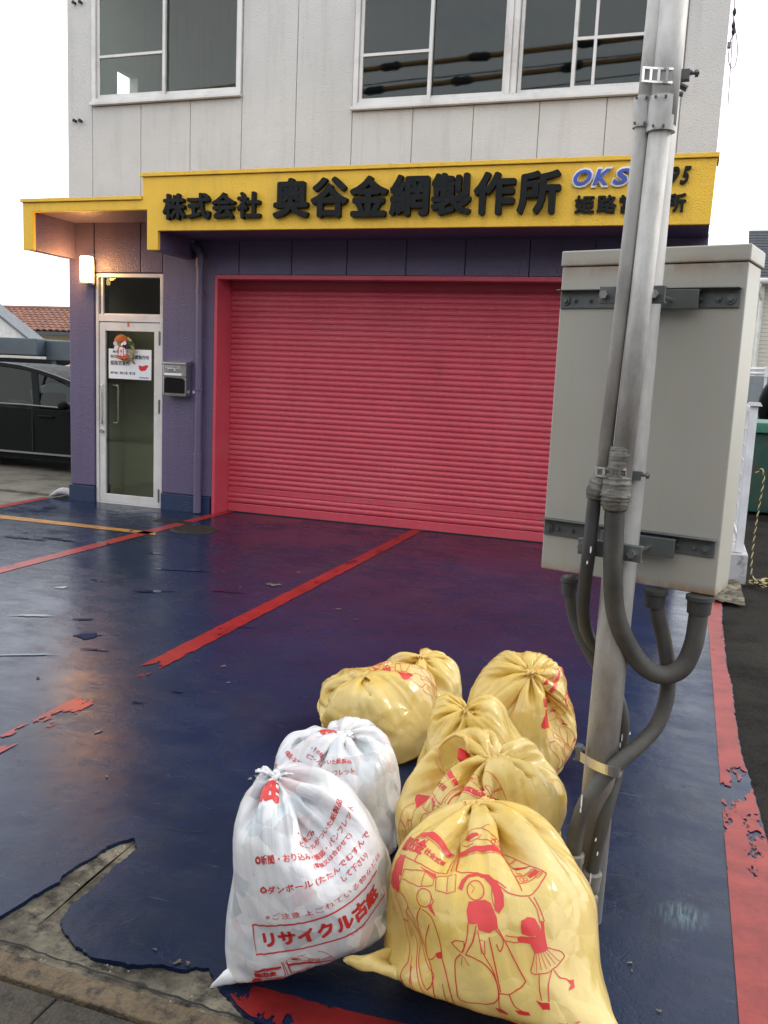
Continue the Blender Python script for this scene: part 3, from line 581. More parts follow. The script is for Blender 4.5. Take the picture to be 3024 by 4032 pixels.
place_text('1895', -.50, -.155, 3.185, 3.325, y0-.004, fa, M['letter'], bold=.03, shear=.3, depth=.022)
place_text('姫路営業所', -1.065, -.165, 2.972, 3.118, y0-.004, fa, M['letter'], bold=.030, depth=.025, gap=.10)

# entrance door
YD = YW+.03
D = MB(); x0, x1 = -6.335, -5.472; ff = .05
D.box(x0, x0+.035, YD-.012, YD+.09, .0, 2.552).box(x1-.035, x1, YD-.012, YD+.09, 0, 2.552).box(x0+.035, x1-.035, YD-.012, YD+.09, 2.512, 2.552).box(x0+.035, x1-.035, YD-.010, YD+.09, 2.036, 2.110).box(x0+.035, x1-.035, YD-.005, YD+.09, -.005, .012)
dr = D.build('door', M['alu'], B, bevel=.003)
MB().box(x0+.06, x0+.085, YD+.004, YD+.03, 2.113, 2.509).box(x0+.037, x1-.037, YD+.02, YD+.03, 2.112, 2.125).build('transom_bead', M['alu'], dr)
MB().box(x0+.036, x1-.036, YD+.034, YD+.040, 2.111, 2.511).build('pane', M['glass'], dr)
lf = MB(); a, b = -6.294, -5.512
lf.box(a, a+.075, YD, YD+.036, .015, 2.030).box(b-.075, b, YD, YD+.036, .015, 2.030).box(a+.075, b-.075, YD, YD+.036, .015, .108).box(a+.075, b-.075, YD, YD+.036, 1.935, 2.030)
lf.build('door_leaf', M['alu'], dr, bevel=.003)
MB().box(a+.073, b-.073, YD+.015, YD+.021, .106, 1.937).build('pane', M['glass'], dr)
for hy, hx, r in ((YD-.05, -6.245, .011), (YD+.075, -6.125, .011)):
    s = -1 if hy < YD else 1
    base = YD if s < 0 else YD+.038
    MB().tube(smoothpath([(hx-.02, base, 1.335), (hx, hy-s*.008, 1.335), (hx+.018, hy, 1.32), (hx+.02, hy, 1.12), (hx+.018, hy, .93), (hx, hy-s*.008, .915), (hx-.02, base, .915)], 5), r, 10).build('handle', M['steel'], dr, smooth=True)
MB().cyl((-6.262, YD-.018, .82), (-6.262, YD, .82), .02, 14).box(-6.268, -6.225, YD-.03, YD-.012, .812, .824).build('lock', M['steel'], dr)
for hz in (1.87, 1.13, .14): MB().box(-5.524, -5.500, YD-.012, YD+.002, hz-.075, hz+.075).cyl((-5.512, YD-.016, hz-.07), (-5.512, YD-.016, hz+.07), .009, 10).build('hinge', M['alu_dark'], dr)
MB().box(-5.93, -5.905, YD-.004, YD-.001, 1.985, 2.030).build('sticker', M['orange'], dr)
# entrance hall behind the glass
hl = MB().box(-6.56, -6.42, YW+.30, 12.5, 0, 2.9).build('interior_wall', M['interior'], B)
MB().box(-4.80, -4.72, YW+.34, 12.5, 0, 2.9).build('interior_wall', M['interior'], B)
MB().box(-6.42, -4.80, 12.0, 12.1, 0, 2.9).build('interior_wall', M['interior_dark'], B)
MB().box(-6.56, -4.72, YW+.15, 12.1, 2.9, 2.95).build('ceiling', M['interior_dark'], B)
MB().box(-6.42, -4.80, YW+.16, 12.0, -.02, .004).build('interior_floor', M['interior_floor'], B)
MB().box(-6.419, -6.0, 9.1, 11.9, .006, 2.1).build('interior_wall', M['interior'], B)
# notice behind the door glass
po = empty('notice', (-5.90, YD+.01, 1.41), label='white company notice taped to the entrance door glass', cat='notice')
MB().box(-6.180, -5.628, YD+.008, YD+.0135, 1.412, 1.740).build('sheet', M['paper'], po)
def ptxt(s, x0, x1, z0, z1, mat, bold=0., shear=0., par=po, y=YD+.0075): return place_text(s, x0, x1, z0, z1, y, par, mat, 'lettering', bold, shear, .0012, each=False)
ptxt('総合金網メーカー', -6.125, -5.80, 1.698, 1.722, M['ink_blue'], .01); ptxt('株式会社', -6.155, -6.02, 1.640, 1.676, M['ink'], .012); ptxt('奥谷金網製作所', -5.975, -5.655, 1.632, 1.680, M['ink'], .014)
ptxt('姫路営業所', -6.155, -5.905, 1.560, 1.612, M['ink'], .014); ptxt('神戸本社・明石工場・堺工場', -6.155, -5.835, 1.462, 1.492, M['ink'], .014)
ptxt('Punching Man', -5.775, -5.66, 1.424, 1.444, M['ink_blue'], .015)
MB().prism([(-5.875, 1.63), (-5.84, 1.60), (-5.825, 1.575), (-5.86, 1.585)], .001, (0, YD+.0068, 0)).prism([(-5.79, 1.572), (-5.74, 1.560), (-5.69, 1.575), (-5.66, 1.570), (-5.70, 1.515), (-5.76, 1.505), (-5.785, 1.53)], .001, (0, YD+.0068, 0)).build('lettering', M['ink_red'], po)
# new year wreath
wr = empty('wreath', (-5.945, YD-.03, 1.63), label='new year straw wreath with orange fan and pale bow hanging on the door', cat='wreath')
ring = [(-5.925+.085*math.cos(t), YD-.03, 1.735+.115*math.sin(t)) for t in np.linspace(0, 2*math.pi, 37)]
rg = MB()
for ph in (0, 2.1, 4.2): rg.tube([(x+.012*math.cos(ph+i*1.1)*math.cos(i/36*6.28), y+.010*math.sin(ph+i*1.1), z_+.012*math.cos(ph+i*1.1)*math.sin(i/36*6.28)) for i, (x, y, z_) in enumerate(ring)], .014, 7, jit=.12)
rg.build('straw_ring', M['straw'], wr, smooth=True)
fn = MB(); n = 15
for i in range(n):
    a0, a1 = math.radians(15+150*i/n), math.radians(15+150*(i+.5)/n); a2 = math.radians(15+150*(i+1)/n); c0 = (-5.965, 1.80)
    for (t0, yy0), (t1, yy1) in (((a0, -.05), (a1, -.066)), ((a1, -.066), (a2, -.05))): fn.add([(c0[0], YD-.055, c0[1]), (c0[0]+.10*math.cos(t0), YD+yy0, c0[1]+.095*math.sin(t0)), (c0[0]+.10*math.cos(t1), YD+yy1, c0[1]+.095*math.sin(t1)), (c0[0], YD-.053, c0[1]-.003)], [(0, 1, 2, 3)])
fn.build('fan', M['gold'], wr)
fn2 = MB()
for i in range(9):
    a0 = math.radians(25+130*i/9); a1 = a0+.13; c0 = (-5.965, 1.80); fn2.add([(c0[0]+.03*math.cos(a0), YD-.068, c0[1]+.03*math.sin(a0)), (c0[0]+.075*math.cos(a0), YD-.070, c0[1]+.072*math.sin(a0)), (c0[0]+.075*math.cos(a1), YD-.070, c0[1]+.072*math.sin(a1)), (c0[0]+.03*math.cos(a1), YD-.068, c0[1]+.03*math.sin(a1))], [(0, 1, 2, 3)])
fn2.build('fan_stripe', M['orange'], wr)
bw = MB()
for cx, cz, a, l, w in ((-6.00, 1.79, 2.9, .05, .024), (-5.99, 1.77, 3.7, .055, .022), (-5.955, 1.76, 4.6, .05, .02), (-5.93, 1.80, .1, .05, .022), (-5.95, 1.80, 5.6, .03, .02)):
    pts = [(cx+l*.5*(1-math.cos(t))*math.cos(a)-w*math.sin(t)*math.sin(a), YD-.078-.012*math.sin(t/2), cz+l*.5*(1-math.cos(t))*math.sin(a)+w*math.sin(t)*math.cos(a)) for t in np.linspace(0, 6.28, 13)[:-1]]; bw.add(pts, [tuple(range(12))])
bw.build('bow', M['petal'], wr)
lv = MB()
for i in range(16):
    a = R_.uniform(-.6, 2.4); c_ = (-5.87+R_.uniform(-.03, .03), 1.79+R_.uniform(-.05, .03)); l = R_.uniform(.03, .07); lv.add([(c_[0], YD-.05-R_.uniform(0, .02), c_[1]), (c_[0]+l*.5*math.cos(a)-.008*math.sin(a), YD-.06, c_[1]+l*.5*math.sin(a)+.008*math.cos(a)), (c_[0]+l*math.cos(a), YD-.05, c_[1]+l*math.sin(a)), (c_[0]+l*.5*math.cos(a)+.008*math.sin(a), YD-.055, c_[1]+l*.5*math.sin(a)-.008*math.cos(a))], [(0, 1, 2, 3)])
lv.build('leaf', M['leaf'], wr)
tw = MB()
for sx in (-1, 1): tw.tube([(-5.945+sx*.02, YD-.055, 1.655), (-5.945+sx*.05, YD-.065, 1.675), (-5.945+sx*.055, YD-.06, 1.65), (-5.945+sx*.02, YD-.06, 1.635), (-5.945, YD-.06, 1.65)], [.012, .02, .022, .016, .012], 8)
tw.tube([(-5.94, YD-.06, 1.76), (-5.95, YD-.075, 1.72), (-5.93, YD-.07, 1.68)], [.01, .022, .014], 8); tw.build('ornament', M['orange'], wr, smooth=True)
MB().prism([(-5.985, 1.67), (-5.955, 1.665), (-5.95, 1.745), (-5.965, 1.75)], .003, (0, YD-.085, 0)).prism([(-5.945, 1.66), (-5.925, 1.66), (-5.925, 1.76), (-5.945, 1.76)], .003, (0, YD-.090, 0)).prism([(-5.915, 1.67), (-5.885, 1.69), (-5.905, 1.75), (-5.92, 1.75)], .003, (0, YD-.085, 0)).build('paper_tag', M['petal'], wr)
# letterbox
lb = empty('letterbox', (-5.235, YW-.06, 1.25), label='stainless steel letterbox on the purple wall right of the door', cat='letterbox')
MB().box(-5.377, -5.095, YW-.115, YW-.003, 1.262, 1.605).build('case', M['steel'], lb, bevel=.006)
MB().prism([(0, 1.600), (.135, 1.592), (.140, 1.612), (.02, 1.640), (0, 1.640)], .30, (-5.385, YW-.002, 0), (0, -1, 0), (0, 0, 1), (1, 0, 0)).build('lid', M['steel'], lb, bevel=.004)
MB().prism([(-5.363, 1.29), (-5.110, 1.29), (-5.110, 1.43), (-5.135, 1.452), (-5.335, 1.460), (-5.363, 1.445)], .008, (0, YW-.123, 0)).build('flap', simple('flap_black', (.006, .006, .007), .1), lb, bevel=.004)
MB().box(-5.381, -5.091, YW-.124, YW-.1155, 1.262, 1.286).build('trim', M['chrome'], lb); MB().box(-5.381, -5.091, YW-.124, YW-.1155, 1.463, 1.478).build('trim', M['chrome'], lb)
MB().box(-5.350, -5.175, YW-.119, YW-.1155, 1.555, 1.580).box(-5.320, -5.230, YW-.119, YW-.1155, 1.532, 1.552).box(-5.360, -5.150, YW-.119, YW-.1155, 1.480, 1.503).build('name_strip', M['paper'], lb)
ptxt('株式会社 奥谷金網製作所', -5.345, -5.180, 1.559, 1.576, M['ink'], par=lb, y=YW-.1195); ptxt('姫路営業所', -5.315, -5.235, 1.535, 1.549, M['ink'], par=lb, y=YW-.1195)
MB().tube([(-5.275+.022*math.cos(t), YW-.120, 1.517+.022*math.sin(t)) for t in np.linspace(0, math.pi, 9)], .004, 6).build('hasp', M['chrome'], lb)
MB().box(-5.075, -5.050, YW-.012, YW, 1.295, 1.325).build('doorbell', M['paper'], B)
# lamp
lp = empty('wall_lamp', (-6.375, YW-.06, 2.42), label='lit wall lamp glowing warm beside the entrance under the canopy', cat='wall lamp')
lx = -6.375
MB().prism([(-.055, 2.722), (.055, 2.722), (.062, 2.60), (.055, 2.445), (-.055, 2.445), (-.062, 2.60)], .10, (lx, YW-.13, 0)).build('lamp_shade', M['lamp_glow'], lp, bevel=.012)
MB().box(lx-.060, lx+.060, YW-.135, YW-.028, 2.422, 2.443).box(lx-.05, lx+.05, YW-.028, YW-.002, 2.44, 2.70).build('bracket', M['steel'], lp, bevel=.003)
ll = bpy.data.lights.new('lamp_bulb', 'POINT'); ll.energy = 17; ll.color = (1, .48, .14); ll.shadow_soft_size = .09
lo = bpy.data.objects.new('lamp_bulb', ll); col.objects.link(lo); lo.location = (lx, YW-.20, 2.60)
# downpipe
dp = MB(); px_ = -4.975; yy = YW-.055
dp.tube([(px_, yy, .01), (px_, yy, .62)], .043, 20).tube([(px_, yy, .60), (px_, yy, 2.66)], .038, 20)
dp.tube(smoothpath([(px_, yy, 2.64), (px_-.005, yy, 2.73), (px_-.04, yy, 2.80), (px_-.10, yy, 2.84), (px_-.04+-.06, yy, 2.90)], 5), .040, 18).tube([(px_-.002, yy, 2.62), (px_-.002, yy, 2.70)], .046, 18).tube([(px_, yy, .585), (px_, yy, .655)], .047, 20)
dpo = dp.build('downpipe', M['wall_purple'], B, auto=True)
for z_ in (.42, 1.33, 2.35): MB().tube([(px_, yy, z_), (px_, yy, z_+.022)], .045, 20).box(px_-.055, px_-.035, yy, YW, z_, z_+.022).build('strap', M['wall_purple'], dpo)
# wire loops and insulators at the right corner of the wall
ins = empty('wire_bracket', (.06, YW+.05, 4.6), label='thin wire loops with black insulators hanging at the top right wall edge', cat='wire')
wl = MB()
for q in ([(2893,-60),(2892,30),(2888,80),(2886,140),(2876,160),(2868,230),(2878,265),(2893,262),(2903,215),(2902,160),(2893,100),(2889,60)], [(2889,90),(2884,140),(2882,180),(2878,240),(2872,330),(2866,420)]): wl.tube(smoothpath([P(x, y, YW+.05) for x, y in q], 4), .0045, 6)
wl.build('wire', simple('wire_pink', (.35, .22, .26), .5), ins, smooth=True)
for y_ in (48, 100, 125): q = P(2892 if y_ < 90 else 2888, y_, YW+.05); MB().tube([q+[0, 0, -.03], q, q+[0, 0, .03]], [.008, .018, .008], 10).build('insulator', M['rubber'], ins, smooth=True)
for q in ((2863,170),(2752+113,170)): pass
q = P(2862, 178, YW+.05); MB().box(XR, XR+.03, YW+.03, YW+.08, q[2]-.02, q[2]+.02).build('insulator', M['alu_dark'], ins)
q = P(2815, 770, YC+.2)

# overhead cables with yellow covers across the street, behind the viewpoint; they show mirrored in the upper windows
def mir(px, py, yv): p = P(px, py, yv); return np.array([p[0], 2*(YW+.03)-yv, p[2]])
for k, (A_, B_, knots) in enumerate([((1431,277),(2556,141),(1551,1915,2339)), ((1431,365),(2535,227),(1481,1844,2273))]):
    yv = 19.5; a, b = mir(*A_, yv), mir(*B_, yv); d = b-a
    cb = empty('overhead_cable', tuple(a), label=('upper' if k == 0 else 'lower')+' overhead cable in yellow tubing mirrored in the upstairs windows', cat='cable', group='overhead cables mirrored in the windows')
    MB().tube([a-d*1.6, a-d*.5, b+d*.5, b+d*1.6], .055, 10).build('yellow_cover', M['cable_cover'], cb, smooth=True)
    for kx in knots:
        t = (kx-A_[0])/(B_[0]-A_[0]); c_ = a+d*t; u_ = d/np.linalg.norm(d); MB().tube([c_-u_*.25, c_-u_*.12, c_+u_*.02, c_+u_*.14, c_+u_*.26], [.05, .095, .08, .10, .05], 9, jit=.12).build('coupling', M['cable_black'], cb)
    MB().tube([a-d*1.8+[0, 0, -.35], b+d*1.8+[0, 0, -.30]], .012, 6).build('wire', M['cable_black'], cb)

M['added_house_wall'] = simple('added_house_wall', (.15, .13, .12), .8)  # kept dark so the added houses bounce little light under the canopy
# houses added across the street, unseen behind the viewpoint: they stand in the door glass and keep the low sky off the front
for (x0, x1, yy0, yy1, hh, lab) in ((-24, -9.2, -9.5, -16, 5.6, 'unseen house added across the street on the left to block low sky'), (-8.2, 2.5, -8.5, -15, 6.0, 'unseen house added straight behind the viewpoint to block low sky'), (3.6, 18, -9.5, -16, 5.4, 'unseen house added across the street on the right to block low sky')):
    o_ = empty('added_house', ((x0+x1)/2, yy0, 0), label=lab, cat='house'); m_ = M['added_house_wall']
    MB().box(x0, x1, yy1, yy0, -.05, hh).build('wall', m_, o_)
    MB().prism([(x0-.4, hh+.003), (x1+.4, hh+.003), ((x0+x1)/2, hh+1.5)], yy1-yy0, (0, yy0+.0, 0)).build('roof', M['roof_grey'], o_)
    for i in range(4):
        xa = x0+(x1-x0)*(i+.3)/4.2; MB().box(xa, xa+1.4, yy0+.003, yy0+.05, 1.0, 2.2).build('window', M['glass_dark'], o_)
# ------------------------------------------------------------------ background on the left
cr_ = empty('parked_car', (-9.8, 11.1, 0), label='black parked hatchback with chrome window trim beyond the left corner', cat='car')
YCAR = 10.3
def carprofile():
    return [(x_, z_+(.048 if z_ > 1.2 else 0)) for x_, z_ in [(-12.6, .30), (-12.75, .62), (-12.62, .95), (-12.2, 1.22), (-11.4, 1.42), (-10.4, 1.49), (-9.6, 1.485), (-9.2, 1.455), (-8.85, 1.40), (-8.55, 1.335), (-8.18, 1.24), (-7.75, 1.05), (-7.2, .93), (-6.9, .85), (-6.7, .62), (-6.65, .30)]]
up_ = carprofile()
def tum(z): return 0. if z < .9 else (z-.9)*.42
cb = MB(); n = len(up_); v = []
belt = .955
lowp = [(x, min(z_, belt)) for x, z_ in up_]
W = 1.72
# lower body
v = []; ring_ = [(-12.6, .30), (-12.75, .62), (-12.62, belt-.03), (-7.3, belt-.06), (-6.9, .84), (-6.7, .62), (-6.65, .30), (-6.95, .18), (-12.3, .18)]
cb.add([(x, YCAR+(.05 if z_ < .25 else 0), z_) for x, z_ in ring_]+[(x, YCAR+W-(.05 if z_ < .25 else 0), z_) for x, z_ in ring_], [tuple(range(9)), tuple(range(17, 8, -1))]+[(i, 9+i, 9+(i+1) % 9, (i+1) % 9) for i in range(9)])
# cabin shell as roof strip plus pillars
roofp = [q for q in up_ if q[1] > .9 and -12.7 < q[0] < -7.1]
m_ = len(roofp); vv = []
for o_ in (0, 1):
    for x, z_ in roofp: vv.append((x, YCAR+tum(z_) if o_ == 0 else YCAR+W-tum(z_), z_))
    for x, z_ in roofp: zz = max(belt-.04, z_-.055); vv.append((x, YCAR+tum(zz) if o_ == 0 else YCAR+W-tum(zz), zz))
ff_ = []
for i in range(m_-1): ff_ += [(i, i+1, m_+i+1, m_+i), (2*m_+i, 3*m_+i, 3*m_+i+1, 2*m_+i+1), (i, 2*m_+i, 2*m_+i+1, i+1), (m_+i, m_+i+1, 3*m_+i+1, 3*m_+i)]
cb.add(vv, ff_)
def pillar(xb, xt, w_):
    zt = np.interp(xt, [q[0] for q in roofp], [q[1] for q in roofp])-.03
    for s in (0, 1):
        q = [(xb-w_, belt-.05), (xb+w_, belt-.05), (xt+w_, zt), (xt-w_, zt)]
        f_ = lambda z_, d_: (YCAR+tum(z_)+d_) if s == 0 else (YCAR+W-tum(z_)-d_)
        cb.add([(x, f_(z_, .002), z_) for x, z_ in q]+[(x, f_(z_, .05), z_) for x, z_ in q], [(0, 1, 2, 3), (7, 6, 5, 4), (0, 4, 5, 1), (1, 5, 6, 2), (2, 6, 7, 3), (3, 7, 4, 0)])
pillar(-8.72, -8.95, .06); pillar(-10.3, -10.25, .05); pillar(-12.0, -11.7, .16)
cb.build('body', M['car_paint'], cr_, bevel=.03, auto=True)
car_glass = glassmat('car_glass', (.22, .27, .25))
def sideglass(xs_):
    for s in (0, 1):
        f_ = lambda z_: (YCAR+tum(z_)+.014) if s == 0 else (YCAR+W-tum(z_)-.014)
        pts = [(x, belt-.03) for x in (xs_[0], xs_[-1])]; top = [(x, np.interp(x, [q[0] for q in roofp], [q[1] for q in roofp])-.05) for x in xs_[::-1]]
        pp = [(xs_[0], belt-.03), (xs_[-1], belt-.03)]+top
        MB().add([(x, f_(z_), z_) for x, z_ in pp], [tuple(range(len(pp)))]).build('side_window', car_glass, cr_)
sideglass([-8.70, -8.5, -8.2, -7.75]); sideglass([-10.3, -9.9, -9.4, -8.9, -8.75]); sideglass([-11.9, -11.2, -10.3])
MB().add([(-8.62, YCAR+.16, 1.36), (-8.62, YCAR+W-.16, 1.36), (-7.4, YCAR+W-.03, .93), (-7.4, YCAR+.03, .93)], [(0, 1, 2, 3)]).build('windscreen', car_glass, cr_)
MB().tube([(-12.1, YCAR-.004, belt-.02), (-9, YCAR-.004, belt), (-7.6, YCAR-.004, belt-.03)], .010, 6).tube([(x, YCAR+tum(z_)-.004, z_) for x, z_ in roofp[2:-1]], .008, 6).build('window_trim', M['alu_dark'], cr_)
MB().box(-12.2, -7.2, YCAR-.012, YCAR+.02, .26, .285).build('sill_trim', M['alu_dark'], cr_)
MB().tube(smoothpath([(-8.68, YCAR+.0, .80), (-8.66, YCAR-.03, .805), (-8.55, YCAR-.035, .81), (-8.44, YCAR-.03, .805), (-8.42, YCAR, .80)], 3), .014, 8).build('door_handle', M['car_paint'], cr_, smooth=True)
MB().box(-8.80, -8.792, YCAR-.003, YCAR+.01, .30, belt-.03).box(-10.2, -10.192, YCAR-.003, YCAR+.01, .30, belt-.03).build('door_gap', M['rubber'], cr_)
MB().tube([(-8.16, YCAR-.02, .95), (-8.16, YCAR-.12, .98), (-8.14, YCAR-.20, .97)], [.03, .065, .05], 10).build('mirror', M['car_paint'], cr_, smooth=True)
for wx in (-7.35, -11.9):
    for wy in (YCAR+.01, YCAR+W-.21):
        w_ = MB().tube([(wx, wy, .325), (wx, wy+.2, .325)], .325, 28).build('wheel', M['rubber'], cr_, bevel=.02); MB().tube([(wx, wy-.006, .325), (wx, wy+.206, .325)], .21, 20).build('rim', M['steel'], w_)
for sx_ in (-8.9, -10.6):
    for sy_ in (YCAR+.35, YCAR+1.05): MB().box(sx_-.1, sx_+.08, sy_, sy_+.45, .5, 1.12).build('seat', M['interior_dark'], cr_, bevel=.05)
MB().tube([(-8.05+.02*math.sin(t), YCAR+.55+.17*math.cos(t), .90+.17*math.sin(t)) for t in np.linspace(0, 6.28, 17)], .014, 6).build('steering_wheel', M['rubber'], cr_)
# van behind
vn = empty('parked_van', (-13.4, 17, 0), label='dark purple van roof with pale trim seen over the black car', cat='van')
MB().add([(x, y_, z_) for y_ in (16.0, 17.7) for x, z_ in ((-13.7, .3), (-13.75, .95), (-13.25, 1.12), (-9.6, 1.12), (-9.5, .3))], [(0, 1, 2, 3, 4), (9, 8, 7, 6, 5), (0, 5, 6, 1), (1, 6, 7, 2), (2, 7, 8, 3), (3, 8, 9, 4), (4, 9, 5, 0)]).build('body', simple('van_silver', (.35, .35, .36), .3), vn, bevel=.05)
MB().add([(x, y_, z_) for y_ in (16.05, 17.65) for x, z_ in ((-13.22, 1.15), (-13.10, 1.28), (-12.85, 1.44), (-12.5, 1.52), (-9.8, 1.56), (-9.7, 1.15))], [(0, 1, 2, 3, 4, 5), (11, 10, 9, 8, 7, 6), (0, 6, 7, 1), (1, 7, 8, 2), (2, 8, 9, 3), (3, 9, 10, 4), (4, 10, 11, 5), (5, 11, 6, 0)]).build('cabin', simple('van_purple', (.05, .03, .09), .15), vn, bevel=.02)
MB().tube([(-13.27, 16.0, 1.13), (-13.12, 16.0, 1.29), (-12.86, 16.0, 1.46), (-12.5, 16.0, 1.545), (-9.8, 16.0, 1.59)], .03, 8).build('trim', M['beige'], vn, smooth=True)
for wx in (-13.0, -10.4): MB().tube([(wx, 16.0, .32), (wx, 16.2, .32)], .32, 24).tube([(wx, 17.5, .32), (wx, 17.7, .32)], .32, 24).build('wheel', M['rubber'], vn)
# carport
cpt = empty('carport', (-17, 19, 0), label='dark blue flat carport roof beyond the parked cars', cat='carport')
MB().box(-24, -15.2, 18, 20.5, 1.72, 2.13).box(-15.19, -11, 18.3, 21, 1.62, 2.10).build('roof', M['beam_blue'], cpt, bevel=.02)
MB().box(-24, -15.2, 17.96, 17.99, 1.66, 1.70).build('gutter', M['siding'], cpt)
for x in (-23, -15.1, -11.2): MB().box(x, x+.14, 18.4, 18.54, 0, 1.70).build('post', M['beam_blue'], cpt)
MB().box(-24, -15.3, 20.6, 20.7, 0, 1.65).build('back_wall', M['interior_dark'], cpt); MB().box(-15.0, -11, 20.6, 20.7, 0, 1.6).build('back_wall', M['beige'], cpt)
# white gabled shed
gs = empty('gabled_shed', (-20.5, 22.5, 0), label='white gabled shed wall below the red tiled roof', cat='shed')
MB().prism([(-23.5, 0), (-17.9, 0), (-17.9, 2.15), (-18.85, 2.18), (-20.0, 2.92), (-21.4, 3.8), (-23.5, 2.6)], .5, (0, 22, 0)).build('wall', M['white_wall'], gs)
MB().prism([(-18.7, 2.12), (-18.7, 2.20), (-20.0, 3.02), (-21.4, 3.9), (-23.6, 2.7), (-23.6, 2.6), (-21.4, 3.8), (-20.0, 2.93)], .7, (0, 21.9, 0)).build('roof', M['roof_grey'], gs)
# house with red tiles
hs = empty('tiled_house', (-22, 29, 0), label='low house with a red clay tile roof behind the carport on the left', cat='house')
MB().box(-32, -15.5, 26.6, 31, 0, 2.75).build('wall', M['beige'], hs)
MB().box(-32, -15.3, 25.95, 26.02, 2.52, 2.64).build('fascia_board', M['interior_dark'], hs)
za, zb_, ya_, yb_ = 2.66, 3.56, 26, 28.2
MB().add([(-32, ya_, za-.06), (-15.2, ya_, za-.06), (-15.2, yb_, zb_-.06), (-32, yb_, zb_-.06), (-15.2, yb_+2.4, za-.06), (-32, yb_+2.4, za-.06)], [(0, 1, 2, 3), (3, 2, 4, 5)]).build('roof_deck', M['tile_red'], hs)
sl = np.array([0, yb_-ya_, zb_-za]); L_ = np.linalg.norm(sl); sl /= L_; nn_ = np.array([0, -sl[2], sl[1]])
tl = MB(); tw_ = .27; rows = 9; rl = L_/rows
pr = [(-tw_/2, .0), (-tw_*.3, .035), (0, .048), (tw_*.25, .030), (tw_/2, -.004)]
tl.add([np.array([x, 0, 0])+nn_*(h_+.035) for x, h_ in pr]+[np.array([x, 0, 0])+nn_*(h_+.003)+sl*(rl*1.08) for x, h_ in pr]+[np.array([x, 0, 0])+nn_*(h_-.01) for x, h_ in pr], [(i, i+1, 6+i, 5+i) for i in range(4)]+[(10+i, 11+i, i+1, i) for i in range(4)])
tm = tl.mesh('roof_tile', fix=False); tm.materials.append(M['tile_red'])
for r_ in range(rows):
    base = np.array([0, ya_, za])+sl*rl*r_
    for c_ in range(27):
        x = -26.2+c_*tw_+(0); obj('roof_tile', tm, None, hs, loc=(x+22, base[1]-29, base[2]))
MB().tube([(-31, yb_, zb_+.03), (-15.2, yb_, zb_+.03)], .09, 10).build('ridge', M['tile_red'], hs, smooth=True)
MB().box(-25, -19.5, yb_+.8, yb_+2.2, 2.9, 3.72).build('roof_deck', M['tile_red'], hs)
MB().cyl((-23.3, yb_, 3.6), (-23.3, yb_, 3.85), .015, 6).cyl((-23.5, yb_, 3.82), (-23.1, yb_, 3.85), .012, 6).build('aerial', M['steel'], hs)
aw = empty('overhead_wire', (-30, 40, 8), label='pair of thin wires crossing the pale sky at far left', cat='wire')
for py in (1018, 1034): a, b = P(-100, py, 40), P(400, py-6, 40); MB().tube([a+(a-b)*.4, a, b, b+(b-a)*2.], .010, 5).build('strand', M['cable_black'], aw)
wb = MB(); c_ = G(243, 1962); c_[2] = .03
wbag = MB().tube(smoothpath([c_+[-.16, -.02, -.02], c_+[-.09, 0, .02], c_+[.0, 0, .055], c_+[.10, .0, .05], c_+[.16, .02, 0]], 4), list(np.interp(np.linspace(0, 1, 17), [0, .2, .6, 1], [.01, .025, .045, .035])), 12).build('sandbag', M['block'], smooth=True)
tag(wbag, 'small pale sandbag lying against the foot of the left wall corner', 'sandbag')

# ------------------------------------------------------------------ background on the right
rh = empty('siding_house', (6, 30, 0), label='house with grey corrugated roof and beige siding at the right edge', cat='house')
xw = 1.62
for i in range(42): MB().box(xw, xw+7, 28, 28.1, .0+i*.115, .0+i*.115+.106).build('siding_board', M['siding'], rh)
MB().box(xw+.02, xw+7, 28.03, 33, 0, 5.1).build('wall', M['siding'], rh)
MB().box(xw-.06, xw+.10, 27.93, 28.02, 0, 4.6).build('corner_post', M['white_wall'], rh)
MB().prism([(0, 4.72), (0, 4.80), (2.4, 6.5), (5.3, 4.8), (5.3, 4.7), (2.4, 6.4)], 8, (xw-.35, 27.6, 0), (0, 1, 0), (0, 0, 1), (1, 0, 0)).build('roof', M['roof_grey'], rh)
for i in range(17):
    t = i/17; y_, z_ = 27.6+2.4*t, 4.80+1.7*t; MB().box(xw-.40, xw+7.6, y_-.03, y_+.09, z_+.0, z_+.065).build('roof_tile', M['roof_grey'], rh)
MB().tube([(xw-.40, 27.5, 4.72), (xw+7.6, 27.5, 4.72)], .08, 10).build('gutter', M['white_wall'], rh, smooth=True)
MB().tube(smoothpath([(xw-.1, 27.5, 4.66), (xw-.08, 27.6, 4.45), (xw+.02, 27.85, 4.25), (xw+.02, 27.9, 3.9), (xw+.02, 27.9, .1)], 4), .045, 8).build('downpipe', M['white_wall'], rh, smooth=True)
a, b = P(2925, 1453, 20), P(3018, 1453, 20)
rl_ = empty('handrail', tuple(a), label='short white double handrail projecting behind the cabinet at right', cat='handrail')
MB().cyl(a, b, .03, 8).cyl(a+[0, 0, -.09], b+[0, 0, -.09], .03, 8).box(b[0]-.03, b[0]+.04, 19.95, 20.05, b[2]-.16, b[2]+.07).build('rail', M['fence_white'], rl_)
MB().box(b[0]-.02, b[0]+.03, 19.97, 20.03, 0, b[2]-.165).build('post', M['fence_white'], rl_)
a = P(2955, 1480, 21); b = P(3008, 1675, 21)
tag(MB().box(a[0]-.6, b[0], 21, 21.6, 0, a[2]).build('grey_screen', simple('screen_grey', (.22, .25, .27), .6)), 'grey flat wall panel standing behind the green skip', 'screen')
sk = empty('green_skip', (2.2, 13.2, 0), label='weathered green metal waste skip with a paler rim on the right', cat='skip')
